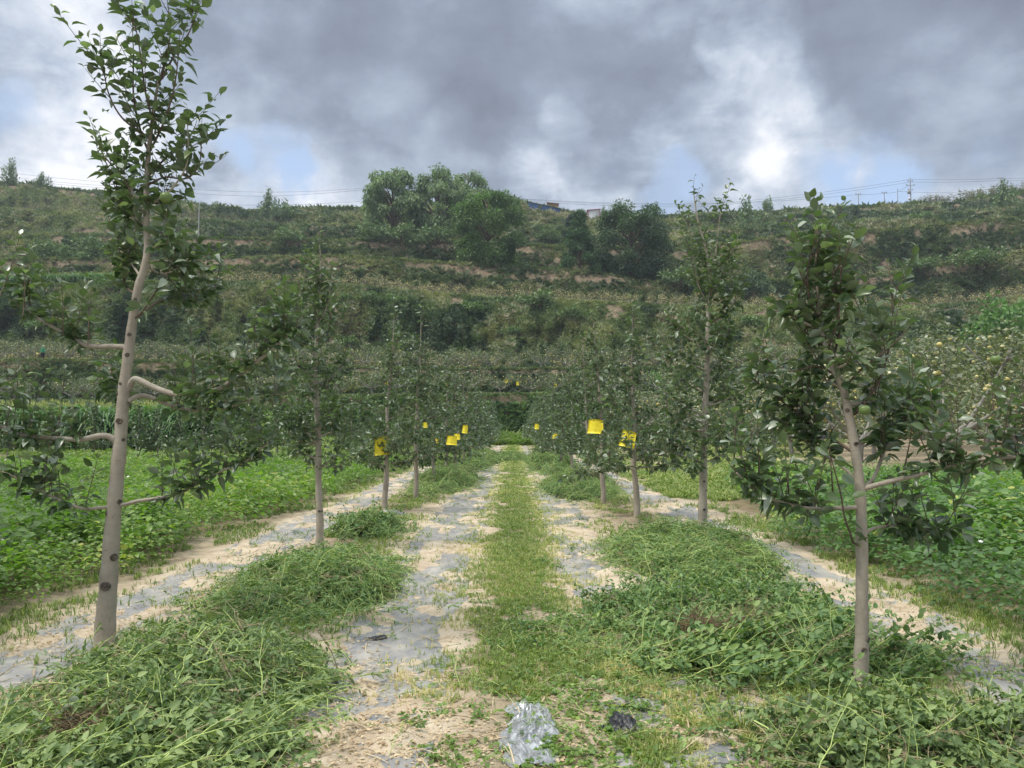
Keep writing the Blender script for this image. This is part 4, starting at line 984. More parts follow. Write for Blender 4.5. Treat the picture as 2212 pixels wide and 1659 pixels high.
# corn
def corn_tpl(seed):
    r = np.random.default_rng(seed); V = []; T = []; A = []
    def rib(p0, d, ln, w, dr, tn):
        k0 = len(V); s_ = np.cross(d, [0, 0, 1.]); s_ = s_ / (np.linalg.norm(s_) + 1e-6)
        for q, ww in ((0, .6), (.35, 1), (.7, .8), (1, .05)):
            c = p0 + d * ln * q + np.array([0, 0, ln * (.9 * q - dr * q * q)]); V.extend([c - s_ * w * ww, c + s_ * w * ww]); A.extend([tn] * 2)
        for q in range(3): a = k0 + 2 * q; T.extend([(a, a + 1, a + 3), (a, a + 3, a + 2)])
    for k in range(9):
        a = k * math.pi + r.normal(0, .4); rib(np.array([0, 0, .15 + k * .085]), np.array([math.cos(a), math.sin(a), 0]) * .9, r.uniform(.28, .4), .022, r.uniform(1.0, 1.6), 0)
    for k in range(4):
        a = k * 1.57; rib(np.array([0, 0, .9]), np.array([math.cos(a), math.sin(a), 0]) * .25, .14, .006, .2, .95)
    return np.array(V), np.array(T), np.array(A)
CT = [corn_tpl(k) for k in range(3)]
def corn(label, pos, hgt):
    mb = MB(); n = len(pos); k = rng.integers(0, 3, n); y_ = rng.uniform(0, 6.28, n)
    R = frames(np.stack([np.cos(y_), np.sin(y_), 0 * y_], -1), np.tile([0, 0, 1.], (n, 1)) + rng.normal(0, .05, (n, 3)))
    for j in range(3):
        m = k == j; scatter(mb, CT[j][0], CT[j][1], pos[m], R[m], hgt * rng.uniform(.85, 1.1, m.sum()), rng.uniform(0, .7, m.sum()), CT[j][2])
    tag(mb.build('corn_crop', M_corn), label, 'corn', kind='stuff')
n = 2600; d = rng.uniform(44, 56, n); px = rng.uniform(-60, 480, n); x = (px - CX) / F * d
corn('green maize with pale tassels standing behind the small apple trees on the left', np.stack([x, d, gz(x, d)], -1), 2.9)
n = 1500; px = rng.uniform(-60, 270, n); corn('green maize on a narrow terrace on the left hillside', flat_pt(3, rng.uniform(0, .25, n), px), 2.2)

# ------------------------------------------------------------------ potato fields
def plant_tpl(n, seed, leaf, tpl, hgt=.45, r0=.26):
    r = np.random.default_rng(seed); mb = MB(); a = r.uniform(0, 6.28, n); rr = r0 * r.uniform(0, 1, n) ** .55; hz = hgt * (1 - .55 * (rr / r0) ** 2) * r.uniform(.35, 1.05, n)
    p = np.stack([np.cos(a) * rr, np.sin(a) * rr, hz], -1); el = r.uniform(-.35, .5, n)
    d = np.stack([np.cos(a + r.normal(0, .7, n)) * np.cos(el), np.sin(a + r.normal(0, .7, n)) * np.cos(el), np.sin(el)], -1)
    scatter(mb, tpl[0], tpl[1], p, frames(d, np.tile([0, 0, 1.], (n, 1)) + r.normal(0, .3, (n, 3))), leaf * r.uniform(.6, 1.3, n), r.normal(0, .15, n))
    V, T, Q, A = mb.arrays(); return V, T, A
POT = {0: [plant_tpl(80, 10 + k, (.06, .075, .055, .085)[k], leaf_tpl(.33, .22, .08, 0, 3), (.52, .62, .45, .68)[k]) for k in range(4)],
       1: [plant_tpl(34, 20 + k, .085, DIAM, .45) for k in range(4)],
       2: [plant_tpl(12, 30 + k, .15, DIAM, .45) for k in range(4)]}
def potato(label, inside, mat, seed, xr, yr):
    r = np.random.default_rng(seed); mb = MB(); y0 = yr[0]
    while y0 < yr[1]:
        st = .27 if y0 < 25 else .33
        lod = 0 if y0 < 11 else (1 if y0 < 24 else 2)
        xs = np.arange(xr[0], xr[1], st) + r.normal(0, .06, len(np.arange(xr[0], xr[1], st))); ysv = y0 + r.normal(0, .07, len(xs))
        m = inside(xs, ysv) & (np.abs(xs) < .78 * ysv + 2.5); xs, ysv = xs[m], ysv[m]; n = len(xs)
        if n:
            pos = np.stack([xs, ysv, gz(xs, ysv) + .01], -1); yw = r.uniform(0, 6.28, n)
            R = frames(np.stack([np.cos(yw), np.sin(yw), 0 * yw], -1), np.tile([0, 0, 1.], (n, 1)) + r.normal(0, .12, (n, 3))); k = r.integers(0, 4, n)
            sc = r.uniform(.65, 1.25, n) * (.45 + 1.05 * fbm(xs * .8, ysv * .8, seed, 3)); tn = np.clip(-.22 + 1.25 * fbm(xs * .7, ysv * .5, seed + 5, 3) + r.normal(0, .16, n), 0, 1)
            for j in range(4):
                q = k == j; V, T, A = POT[lod][j]; sel = q.sum()
                if sel == 0: continue
                Vn = np.einsum('nij,nkj->nki', R[q], V[None] * sc[q][:, None, None]) + pos[q][:, None]
                mb.add(Vn.reshape(-1, 3), (T[None] + (np.arange(sel) * len(V))[:, None, None]).reshape(-1, 3), np.clip(tn[q][:, None] + A[None], 0, 1).ravel())
        y0 += st
    return tag(mb.build('potato_crop', mat), label, 'potato plants', kind='stuff')
edgeL = lambda y: -3.92 - .35 * (fbm(y * .5, 3., 6, 3) - .5) * 2
edgeR = lambda y: 3.68 + .3 * (fbm(y * .5, 8., 6, 3) - .5) * 2 + np.clip((y - 11) * .25, 0, 60)
potato('bright green leafy potato field left of the orchard rows', lambda x, y: x < edgeL(y), M_potato, 1, (-34, -3.6), (3.2, 32))
potato('dark green leafy potato field right of the orchard rows', lambda x, y: x > edgeR(y), M_potato2, 2, (3.4, 22), (3.0, 24))
n = 60; x = -rng.uniform(5, 24, n); y = rng.uniform(5, 30, n); m = np.abs(x) < y * .72; x, y = x[m], y[m]
FV = np.array([(0, 0, 0)] + [(math.cos(a) * (1 if k % 2 else .55), math.sin(a) * (1 if k % 2 else .55), .25) for k, a in enumerate(np.linspace(0, 2 * math.pi, 10, endpoint=False))]); FT = np.array([(0, 1 + k, 1 + (k + 1) % 10) for k in range(10)])
mb = MB(); x = np.r_[x, [5.0, 4.1, 6.1]]; y = np.r_[y, [9.5, 6.8, 8.0]]; n = len(x)
scatter(mb, FV, FT, np.stack([x, y, gz(x, y) + .47 + rng.uniform(-.05, .05, n)], -1), frames(rng.normal(0, 1, (n, 3)) * [1, 1, .2], np.tile([0, -.5, 1.], (n, 1))), rng.uniform(.022, .035, n), rng.uniform(0, 1, n))
tag(mb.build('potato_flowers', M_flower), 'scattered small white blossoms among the potato leaves', 'flowers', kind='stuff')

# ------------------------------------------------------------------ weeds, grass, litter
def weed_tpl(seed, ln=1.0, nl=20, lw=.22, leafl=.095, straight=.25, broad=False):
    r = np.random.default_rng(seed); mb = MB(); n = 7; pts = [np.zeros(3)]; d = np.array([0, 1., r.normal(.1, .15)])
    for _ in range(n): d = unit(d + r.normal(0, straight, 3) * [1, .4, .6]); pts.append(pts[-1] + d * ln / n)
    pts = np.array(pts); pts[:, 2] -= np.linspace(0, 1, n + 1) ** 2 * .12
    tube(mb, pts, np.linspace(.0085, .003, n + 1), 3, .86, False)
    for b in range(3):
        p, _ = path_at(pts, [r.uniform(.2, .8)]); dd = unit(np.array([r.choice([-1, 1]) * .8, 1, r.normal(0, .3)])); q = np.array([p[0], p[0] + dd * .12, p[0] + dd * .24 + [0, 0, -.02]]); tube(mb, q, [.004, .003, .002], 3, .8, False)
        for s_ in (.12, .17, .24): 
            for sd in (-1, 1):
                ld = unit(dd + np.array([sd * .7, 0, r.normal(-.2, .3)])); scatter(mb, *(NARROW if not broad else BROAD), (p[0] + dd * s_)[None], frames(ld[None], np.array([[0, 0, 1.]]) + r.normal(0, .4, (1, 3))), np.array([leafl * r.uniform(.6, 1.1)]), [r.uniform(0, .6)])
    pp, _ = path_at(pts, np.linspace(.15, 1, nl))
    for k, p in enumerate(pp):
        a = r.uniform(0, 6.28); ld = unit(np.array([math.cos(a), .5, math.sin(a) * .6 - .25])); 
        V, T = (BROAD if broad else NARROW)
        scatter(mb, V, T, p[None], frames(ld[None], np.array([[0, 0, 1.]]) + r.normal(0, .5, (1, 3))), np.array([leafl * r.uniform(.6, 1.25)]), [r.uniform(0, .65)])
    V, T, Q, A = mb.arrays(); T = np.vstack([T, Q[:, [0, 1, 2]], Q[:, [0, 2, 3]]]) if len(Q) else T
    return V, T, A
WN = [weed_tpl(40 + k) for k in range(6)]; WB = [weed_tpl(60 + k, broad=True, leafl=.085) for k in range(6)]
DRY = [weed_tpl(90 + k, nl=7, leafl=.06) for k in range(4)]
def put_tpl(mb, tpls, pos, R, sc, dt):
    k = rng.integers(0, len(tpls), len(pos))
    for j, (V, T, A) in enumerate(tpls):
        q = k == j; n = q.sum()
        if n == 0: continue
        s_ = np.asarray(sc)[q]; Vn = np.einsum('nij,nkj->nki', R[q], V[None] * s_[:, None, None]) + pos[q][:, None]
        A2 = np.where(A[None] > .75, A[None] + dt[q][:, None] * .3, A[None] + dt[q][:, None])
        A2 = np.where((A[None] <= .75), np.clip(A2, 0, .72), A2)
        mb.add(Vn.reshape(-1, 3), (T[None] + (np.arange(n) * len(V))[:, None, None]).reshape(-1, 3), np.clip(A2, 0, 1).ravel())
def heap(label, cx, cy, rx, ry, h, n, mat, tpls, ln=.5, ang=None):
    root = empty('weed_heap', (cx, cy, float(gz(cx, cy))), label, 'weed heap', 'heaps of cut weeds under the trees')
    def hz(x, y):
        r2 = (x / rx) ** 2 + (y / ry) ** 2; e = 1.1 * (fbm((x + cx) * 1.6, (y + cy) * 1.6, 91, 3) - .42)
        return h * np.clip(1 - (r2 + e) ** 1.0, 0, 1) ** .6 * (.25 + 1.3 * fbm((x + cx) * 2.8, (y + cy) * 2.8, 93, 4))
    gxs = np.linspace(-rx * 1.02, rx * 1.02, 40); gys = np.linspace(-ry * 1.02, ry * 1.02, 40); A_, B_ = np.meshgrid(gxs, gys)
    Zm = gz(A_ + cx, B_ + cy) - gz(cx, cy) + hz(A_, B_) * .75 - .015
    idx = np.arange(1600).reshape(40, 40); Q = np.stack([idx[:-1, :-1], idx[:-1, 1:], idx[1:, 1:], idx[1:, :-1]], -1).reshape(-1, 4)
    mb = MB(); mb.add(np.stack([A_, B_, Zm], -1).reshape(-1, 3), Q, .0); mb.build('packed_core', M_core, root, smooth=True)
    a = rng.uniform(0, 6.28, n); r_ = rng.uniform(0, 1, n) ** .5 * rng.choice([1.0, 1.0, 1.0, 1.3], n); x = np.cos(a) * rx * r_; y = np.sin(a) * ry * r_
    z = gz(x + cx, y + cy) - gz(cx, cy) + hz(x, y) * rng.uniform(.75, 1.12, n) + .02 + .02
    yaw = rng.uniform(0, 6.28, n) if ang is None else rng.normal(ang, .6, n)
    e = .05; sx = (hz(x + e, y) - hz(x - e, y)) / (2 * e); sy = (hz(x, y + e) - hz(x, y - e)) / (2 * e)
    nrm = unit(np.stack([-sx, -sy, np.ones(n)], -1)); d = np.stack([np.cos(yaw), np.sin(yaw), np.cos(yaw) * sx + np.sin(yaw) * sy + rng.normal(.04, .2, n)], -1)
    s_ = ln * rng.uniform(.45, 1.25, n); pos = np.stack([x, y, z], -1) - unit(d) * s_[:, None] * .5
    mb = MB(); put_tpl(mb, tpls, pos, frames(d + rng.normal(0, .12, (n, 3)), nrm + rng.normal(0, .35, (n, 3))), s_, rng.normal(.07, .13, n) + .6 * (fbm((x + cx) * 1.8, (y + cy) * 1.8, 97, 3) - .5))
    mb.build('weeds', mat, root)
    q = rng.choice(n, max(6, n // 9), replace=False); mb = MB()
    put_tpl(mb, DRY, pos[q] + np.array([0, 0, .012]), frames(d[q] + rng.normal(0, .4, (len(q), 3)) * [1, 1, .3], nrm[q]), s_[q] * .9, rng.normal(.1, .25, len(q))); mb.build('dry_stems', M_dry, root)['kind'] = 'stuff'
    return root
M_core = noise_mat('weed_core', (.02, .028, .014), (.05, .065, .028), 25, .95, .5)  # core coloured very dark so the gaps between weeds look shaded
heap('wilted grey green weed heap at the foot of the near left tree', -1.76, 4.3, .62, .85, .18, 1700, M_weed_dull, WN, .5)
heap('low mat of long cut stems in the bottom left corner', -1.85, 3.4, .85, .42, .05, 800, M_weed_dull, WN + WB, .5, .3)
heap('green weed heap between the first two trees of the left row', -1.80, 7.2, .72, 1.45, .22, 2200, M_weed, WN, .42)
heap('small weed heap around the foot of the third left tree', -2.0, 10.8, .5, .8, .24, 450, M_weed, WB, .4)
heap('low dark weed heap further along the left row', -1.75, 20.5, .8, 4.0, .36, 1500, M_weed, WN, .45)
heap('distant weed heap towards the end of the left row', -1.5, 34, .9, 7.5, .38, 1200, M_weed, WN, .65)
heap('bright broad leaved weed heap right of the path before the second right tree', 1.55, 6.05, .9, .75, .12, 2200, M_weed, WB, .4)
heap('dark weed heap around the second tree of the right row', 1.95, 8.7, .82, 1.5, .24, 1900, M_weed, WN, .42)
heap('dull green weed heap in the bottom right corner', 1.9, 3.5, .80, .38, .13, 1300, M_weed_dull, WB, .42)
heap('flattened long stemmed weeds around the near right tree foot', 1.72, 4.85, .8, .42, .04, 700, M_weed, WB, .55, 0.1)
heap('weed heap right of the path beneath the fourth right tree', 1.55, 18.5, .85, 3.3, .32, 1300, M_weed, WN, .45)
heap('long distant weed heap along the far part of the right row', 1.5, 31, .9, 8.0, .4, 1300, M_weed, WN, .65)
heap('small weed heap lying across the far end of the path', -.25, 36, 1.0, 2.2, .25, 350, M_weed, WN, .7)
heap('thin scatter of freshly cut weeds across the central path', .5, 5.5, .7, .5, .03, 330, M_weed, WB + WN, .32)
# loose stray stems
n = 520; x = np.r_[rng.uniform(-3.2, 3.4, 400), rng.uniform(-.2, 1.4, 120)]; y = np.r_[rng.uniform(3, 14, 400), rng.uniform(3.2, 5.2, 120)]
yaw = rng.uniform(0, 6.28, n); mb = MB(); d = np.stack([np.cos(yaw), np.sin(yaw), rng.normal(.03, .08, n)], -1)
put_tpl(mb, WN + WB, np.stack([x, y, surf(x, y) + .015], -1), frames(d, np.tile([0, 0, 1.], (n, 1))), rng.uniform(.12, .38, n), rng.normal(.1, .2, n))
tag(mb.build('loose_weeds', M_weed), 'loose cut weeds strewn over film and soil', 'cut weeds', kind='stuff')

# grass blades
def blade_tpl(seed, n=5):
    r = np.random.default_rng(seed); V = []; T = []
    for k in range(n):
        a = r.uniform(0, 6.28); ln = r.uniform(.6, 1.1); tl = r.uniform(.2, 1.2); c = np.array([math.cos(a), math.sin(a), 0]); s_ = np.array([-math.sin(a), math.cos(a), 0]) * .035
        o0 = r.normal(0, .1, 3) * [1, 1, 0]; m_ = o0 + c * tl * ln * .35 + np.array([0, 0, ln * .6]); tp = o0 + c * tl * ln * .95 + np.array([0, 0, ln * (1.0 - .35 * tl)])
        k0 = len(V); V += [o0 - s_, o0 + s_, m_ - s_, m_ + s_, tp]; T += [(k0, k0 + 1, k0 + 3), (k0, k0 + 3, k0 + 2), (k0 + 2, k0 + 3, k0 + 4)]
    return np.array(V), np.array(T)
BL = [blade_tpl(k) for k in range(5)]
def grass(label, x, y, h0, tone, name='grass', mat=None, widen=None):
    n = len(x); mb = MB(); k = rng.integers(0, 5, n); yw = rng.uniform(0, 6.28, n)
    R = frames(np.stack([np.cos(yw), np.sin(yw), 0 * yw], -1), np.tile([0, 0, 1.], (n, 1)) + rng.normal(0, .25, (n, 3)))
    s_ = h0 * rng.uniform(.5, 1.4, n); wd = np.maximum(1, y / 7.0)
    sc = np.stack([s_ * wd, s_ * wd, s_], -1) * np.array([.8, .8, 1.0]); pos = np.stack([x, y, surf(x, y) - .005], -1)
    for j in range(5): m = k == j; scatter(mb, *BL[j], pos[m], R[m], sc[m], tone[m])
    return tag(mb.build(name, mat or M_grass), label, 'grass', kind='stuff')
def ydist(n, a, b, p=1.6):       # denser near the camera
    u = rng.uniform(0, 1, n); k = 1 - p; return (a ** k + u * (b ** k - a ** k)) ** (1 / k)
n = 42000; y = ydist(n, 2.9, 70); wdt = .34 + .30 * fbm(y * .9, 2., 4, 3) + .22 * np.clip((6.5 - y) / 3, 0, 1); x = .05 + .36 * np.clip((6.5 - y) / 3, 0, 1) + rng.normal(0, .62, n) * wdt
m = (fbm(x * 3, y * 2, 12, 3) > .36 + .14 * np.clip((7.5 - y) / 3, 0, 1)); x, y = x[m], y[m]
tn = np.clip(.28 + .6 * (fbm(x * 1.3, y * .8, 14, 3) - .3) + rng.normal(0, .2, len(x)) + .5 * np.clip((np.abs(x - .05) - .22) / .4, 0, 1) * (fbm(x * 2, y * 2, 71, 2) > .45), 0, 1)
grass('yellow green trodden grass along the centre of the path', x, y, .05, tn)
n = 52000; y = ydist(n, 3.2, 60); sd = rng.integers(0, 4, n)
x = np.select([sd == 0, sd == 1, sd == 2, sd == 3], [rng.normal(-3.85, .28, n), rng.normal(3.6, .24, n), rng.normal(-2.0, .4, n), rng.normal(1.85, .4, n)])
tn = np.clip(.3 + .6 * (fbm(x * 1.5, y, 19, 3) - .4) + rng.normal(0, .18, n) - .1 * (sd < 2), 0, 1)
m = (fbm(x * 2.2, y * 1.5, 23, 3) > .46) & (rng.uniform(0, 1, len(x)) < np.where(sd < 2, .62, .9)); grass('rough grass and weeds along the field margins and tree lines', x[m], y[m], .072, tn[m])
n = 30000; y = ydist(n, 13, 78, 1.4); x = rng.uniform(3.3, 4.2 + (y - 12) * .45); m = fbm(x * .7, y * .35, 29, 4) > .43; x, y = x[m], y[m]
grass('patchy grass on bare soil right of the far trees', x, y, .10, np.clip(.35 + rng.normal(0, .25, len(x)), 0, 1))
n = 9000; y = rng.uniform(58, 79.5, n); x = rng.uniform(-3.5, 4, n); grass('rank green grass closing the far end of the path', x, y, .22, np.clip(.1 + rng.normal(0, .15, n), 0, 1))
n = 26000; y = ydist(n, 30, 79, 1.2); x = -rng.uniform(2.6, 12 + (y - 30) * 1.3); grass('light green grass beyond the left potato field', x, y, .16, np.clip(.2 + rng.normal(0, .18, len(x)), 0, 1))
# broad-leaf seedlings near the camera
n = 1500; y = ydist(n, 2.9, 9, 1.5); x = .42 + rng.normal(0, .42, n); m = (y < 4.9) | (np.abs(x - .05) < .4); x, y = x[m], y[m]; n = len(x)
V, T, A = plant_tpl(9, 77, .5, DIAM, .8, .5); mb = MB(); yw = rng.uniform(0, 6.28, n)
scatter(mb, V, T, np.stack([x, y, surf(x, y)], -1), frames(np.stack([np.cos(yw), np.sin(yw), 0 * yw], -1), np.tile([0, 0, 1.], (n, 1)) + rng.normal(0, .2, (n, 3))), rng.uniform(.03, .07, n), np.clip(rng.normal(.55, .2, n), 0, 1))
tag(mb.build('weed_seedlings', M_potato), 'small broad leaved green seedlings on the near path', 'seedlings', kind='stuff')
# dry leaf litter
n = 42000; y = ydist(n, 2.9, 22, 1.9); x = rng.uniform(-3.4, 3.3, n); m = (fbm(x * 2, y * 1.5, 61, 3) > .40); x, y = x[m], y[m]; n = len(x)
mb = MB(); dd = rng.normal(0, 1, (n, 3)) * [1, 1, .15]
scatter(mb, *leaf_tpl(.3, -.15, .12, 0, 1), np.stack([x, y, surf(x, y) + .006], -1), frames(dd, np.tile([0, 0, 1.], (n, 1)) + rng.normal(0, .3, (n, 3))), rng.uniform(.010, .030, n), rng.uniform(0, 1, n))
n2 = 3500; y = ydist(n2, 2.9, 20, 1.7); x = rng.uniform(-3.4, 3.3, n2); dd = rng.normal(0, 1, (n2, 3)) * [1, 1, .08]
scatter(mb, np.array([(-.02, 0, 0), (.02, 0, 0), (.03, .5, .03), (-.01, .5, .03), (.0, 1, 0)]), np.array([(0, 1, 2), (0, 2, 3), (3, 2, 4)]), np.stack([x, y, surf(x, y) + .008], -1), frames(dd, np.tile([0, 0, 1.], (n2, 1))), rng.uniform(.06, .2, n2), rng.uniform(.2, .9, n2))
tag(mb.build('leaf_litter', M_litter), 'dry tan leaf litter and straw scattered over the soil', 'leaf litter', kind='stuff')

# ------------------------------------------------------------------ yellow sticky traps
def trap(px, py, D, wpx, hpx, label, yaw=0, curve=.06, rz=0, group='yellow sticky traps hanging in the trees'):
    c = P(px, py, D); w_ = wpx / F * D; h_ = hpx / F * D
    curve = min(curve, .03); root = empty('sticky_trap', c, label, 'sticky trap', group, yaw)
    nx_, nz_ = 8, 7; V = []
    for th in (0, .003):
        for j in range(nz_):
            for i in range(nx_):
                u = i / (nx_ - 1) - .5; v = j / (nz_ - 1) - .5; cx_ = 1 - .0 * v
                V.append((u * w_ * (1 - .12 * v + .05 * math.sin(5 * u)), th + .012 * math.sin(9 * u + 4 * v) + curve * (4 * u * u) + curve * .4 * v, v * h_ - abs(u) ** 2 * h_ * .18 * (v + .5)))
    A = np.arange(nx_ * nz_).reshape(nz_, nx_); n1 = nx_ * nz_
    Q = np.stack([A[:-1, :-1], A[:-1, 1:], A[1:, 1:], A[1:, :-1]], -1).reshape(-1, 4); Q2 = Q[:, ::-1] + n1
    ring = np.r_[A[0, :], A[1:, -1], A[-1, -2::-1], A[-2:0:-1, 0]]; nxr = np.roll(ring, -1)
    Q3 = np.stack([nxr, ring, ring + n1, nxr + n1], -1)
    mb = MB(); mb.add(V, np.vstack([Q[:, ::-1], Q2[:, ::-1], Q3])); s_ = mb.build('sheet', M_yellow, root)
    s_.rotation_euler = (0, rz, 0)
    mb = MB(); tube(mb, [(0, 0, h_ * .5 - .01), (0.01, 0, h_ * .5 + .07), (0.02, .02, h_ * .5 + .15)], .0025, 4); mb.build('string', M_string, root)
trap(824, 963, 13.2, 30, 40, 'large yellow sticky trap at the left of the third left trunk', .25, .03, -.08)
trap(976, 951, 17.4, 22, 20, 'small yellow sticky trap hanging in the left row beside the fifth trunk', .2, .05, .1)
trap(986, 943, 21, 14, 13, 'yellow sticky trap just right of the small left row trap', -.3, .04)
trap(1005, 927, 24.5, 12, 18, 'narrow yellow sticky trap highest in the left row', .4, .04, .15)
trap(920, 918, 15.4, 10, 12, 'tiny yellow trap half hidden in leaves of the fourth left tree', .6, .03)
trap(943, 953, 18.0, 8, 12, 'tiny yellow trap between the fourth and fifth left trunks', -.5, .02)
trap(1286, 921, 14.1, 33, 31, 'large square yellow sticky trap left of the fourth right trunk', -.1, .03, .05)
trap(1356, 948, 12.0, 32, 36, 'large tilted yellow sticky trap left of the third right trunk', -.2, .06, .22)
trap(1160, 921, 30, 10, 12, 'tiny yellow trap deep in the right row near the path end', .3, .03)
trap(1198, 941, 24, 10, 12, 'small yellow trap low in the right row', -.3, .03)
for j, (x, y) in enumerate(((1118, 828), (1094, 822), (1200, 833), (835, 828), (640, 829), (964, 828))):
    trap(x, y, 85.5, 6, 9, ['yellow trap on the lowest terrace straight above the path end', 'yellow trap on the lowest terrace just left of the one above the path', 'yellow trap on the lowest terrace right of the path line', 'yellow trap on the lowest terrace above the third left tree', 'leftmost yellow trap on the lowest terrace', 'yellow trap on the lowest terrace above the left row'][j], 0, .03)

# ------------------------------------------------------------------ apple, bag, scraps, roots
def lathe(mb, prof, n=16):
    V = [(r * math.cos(a), r * math.sin(a), z) for r, z in prof for a in np.linspace(0, 2 * math.pi, n, endpoint=False)]
    idx = np.arange(len(prof) * n).reshape(len(prof), n); nx = np.roll(idx, -1, 1)
    mb.add(V, np.stack([idx[:-1], nx[:-1], nx[1:], idx[1:]], -1).reshape(-1, 4))
def apple(px, py, D, r, label):
    c = P(px, py, D); root = empty('apple', c, label, 'apple'); mb = MB()
    lathe(mb, [(.001, -.82 * r), (.25 * r, -.93 * r), (.6 * r, -.78 * r), (.9 * r, -.35 * r), (r, .1 * r), (.9 * r, .55 * r), (.6 * r, .82 * r), (.25 * r, .84 * r), (.001, .68 * r)])
    mb.build('flesh', M_apple, root, smooth=True); mb = MB(); tube(mb, [(0, 0, .7 * r), (.1 * r, 0, 1.1 * r), (.05 * r, 0, 1.6 * r)], .0025, 5); mb.build('stalk', M_twig, root)
apple(359, 428, 5.05, .042, 'green apple hanging in the crown of the near left tree')
apple(2151, 778 - 0, 4.4, .001 + .028, 'green apple among leaves at the right edge of the near right tree')
apple(1868, 906 - 20, 4.2, .030, 'green apple beside the trunk fork of the near right tree')

M_bagp, t_, b_ = mat_new('clear_plastic'); b_.inputs['Base Color'].default_value = (.46, .47, .49, 1); b_.inputs['Roughness'].default_value = .27
b_.inputs['Specular IOR Level'].default_value = .9; b_.inputs['Metallic'].default_value = .35; b_.inputs['Coat Weight'].default_value = .6
nz = t_.nodes.new('ShaderNodeTexNoise'); nz.inputs['Scale'].default_value = 9; nz.inputs['Detail'].default_value = 6
t_.links.new(ramp_node(t_, [(.38, (.55,) * 3), (.62, (.88,) * 3)], nz.outputs['Fac']), b_.inputs['Alpha'])
g1, g2 = 60, 90; UU, VV = np.meshgrid(np.linspace(-1, 1, g1), np.linspace(-1, 1, g2))
outl = .62 + .30 * np.sin(2.6 * VV + 2.2) * .5 + .55 * fbm(VV * 4 + 9, np.sign(UU) * 2., 4, 3)
BX = UU * .125 * outl + .085 + .03 * np.sin(VV * 2.5) - .028 * VV; BY = 3.76 + VV * .33 - .05 * np.abs(UU) * np.abs(VV)
def ridge(x, y, s): return 1 - np.abs(2 * fbm(x, y, s, 3) - 1)
DU = UU * .8 + VV * .6; DV = VV * .8 - UU * .6
hh = ((1 - np.abs(2 * fbm(DU * 1.6 + 4, DV * 3.4, 1, 2) - 1)) ** 2 * .034 + (1 - np.abs(2 * vn2(DU * 7, DV * 3 + 5, 2) - 1)) * .012 + (1 - np.abs(2 * vn2(UU * 9 + 2, VV * 13, 7) - 1)) * .005) * np.clip(.75 + .5 * VV, .15, 1.2) * np.clip(1.2 - UU ** 2, .15, 1)
BZ = gz(BX, BY) + .05 + hh; BX = BX + .02 * (fbm(UU * 5, VV * 5, 31, 2) - .5); BY = BY + .05 * (fbm(UU * 6, VV * 6, 33, 2) - .5)
idx = np.arange(g1 * g2).reshape(g2, g1); mb = MB(); mb.add(np.stack([BX, BY, BZ], -1).reshape(-1, 3), np.stack([idx[:-1, :-1], idx[:-1, 1:], idx[1:, 1:], idx[1:, :-1]], -1).reshape(-1, 4))
tag(mb.build('plastic_bag', M_bagp, smooth=False), 'crumpled clear silvery plastic bag lying on the path', 'plastic bag')
M_black, t_, b_ = mat_new('black_film'); b_.inputs['Base Color'].default_value = (.015, .016, .02, 1); b_.inputs['Roughness'].default_value = .4
def scrap(cx, cy, w_, l_, h_, rz, label, mat):
    UU, VV = np.meshgrid(np.linspace(-1, 1, 26), np.linspace(-1, 1, 26)); o_ = .35 + 1.15 * fbm(VV * 2.2 + cx, UU * 2.2 + cy, 3, 4)
    x = UU * w_ * o_; y = VV * l_ * o_; z = h_ * (ridge(UU * 2 + cx * 9, VV * 2, 5) ** 2 + .4 * ridge(UU * 6, VV * 5, 6)) * np.clip(1.3 - UU ** 2 - VV ** 2, 0, 1) - .004
    c, s_ = math.cos(rz), math.sin(rz); X = x * c - y * s_ + cx; Y = x * s_ + y * c + cy; idx = np.arange(676).reshape(26, 26)
    mb = MB(); mb.add(np.stack([X, Y, surf(X, Y) + z + .008], -1).reshape(-1, 3), np.stack([idx[:-1, :-1], idx[:-1, 1:], idx[1:, 1:], idx[1:, :-1]], -1).reshape(-1, 4))
    tag(mb.build('film_scrap', mat), label, 'film scrap', 'torn pieces of plastic film')
scrap(.54, 3.83, .075, .10, .05, .8, 'crumpled black plastic film scrap right of the clear bag', M_black)
scrap(.80, 3.42, .19, .11, .018, .25, 'grey raised film sheet at the bottom edge right of the bag', M_film)
scrap(-.95, 5.5, .07, .04, .02, .4, 'torn black film edge left of the path before the left heap', M_black)
scrap(-2.05, 12.9, .25, .14, .06, .5, 'lifted grey film flap beside the third left trunk', M_film)
def roots(cx, cy, r, n, label):
    mb = MB(); z0 = float(gz(cx, cy)) + .17
    for _ in range(n):
        a = rng.uniform(0, 6.28); p = np.array([cx + rng.normal(0, r * .5), cy + rng.normal(0, r * .2), z0 + rng.uniform(-.02, .05)]); pts = [p]; d = np.array([math.cos(a), math.sin(a) * .5, rng.normal(0, .3)])
        for _ in range(5): d = unit(d + rng.normal(0, .5, 3)); pts.append(pts[-1] + d * .045)
        tube(mb, pts, np.linspace(.003, .001, 6), 3)
    tag(mb.build('root_clump', M_root), label, 'root clump', 'uprooted weed roots lying on the heaps')
roots(1.25, 5.2, .14, 130, 'brown root clump at the left end of the pair on the right weed heap')
roots(1.55, 5.15, .16, 160, 'long brown root clump on the right weed heap beside the near tree')
roots(-1.9, 3.45, .09, 80, 'pale root clump in the bottom left weed mat')

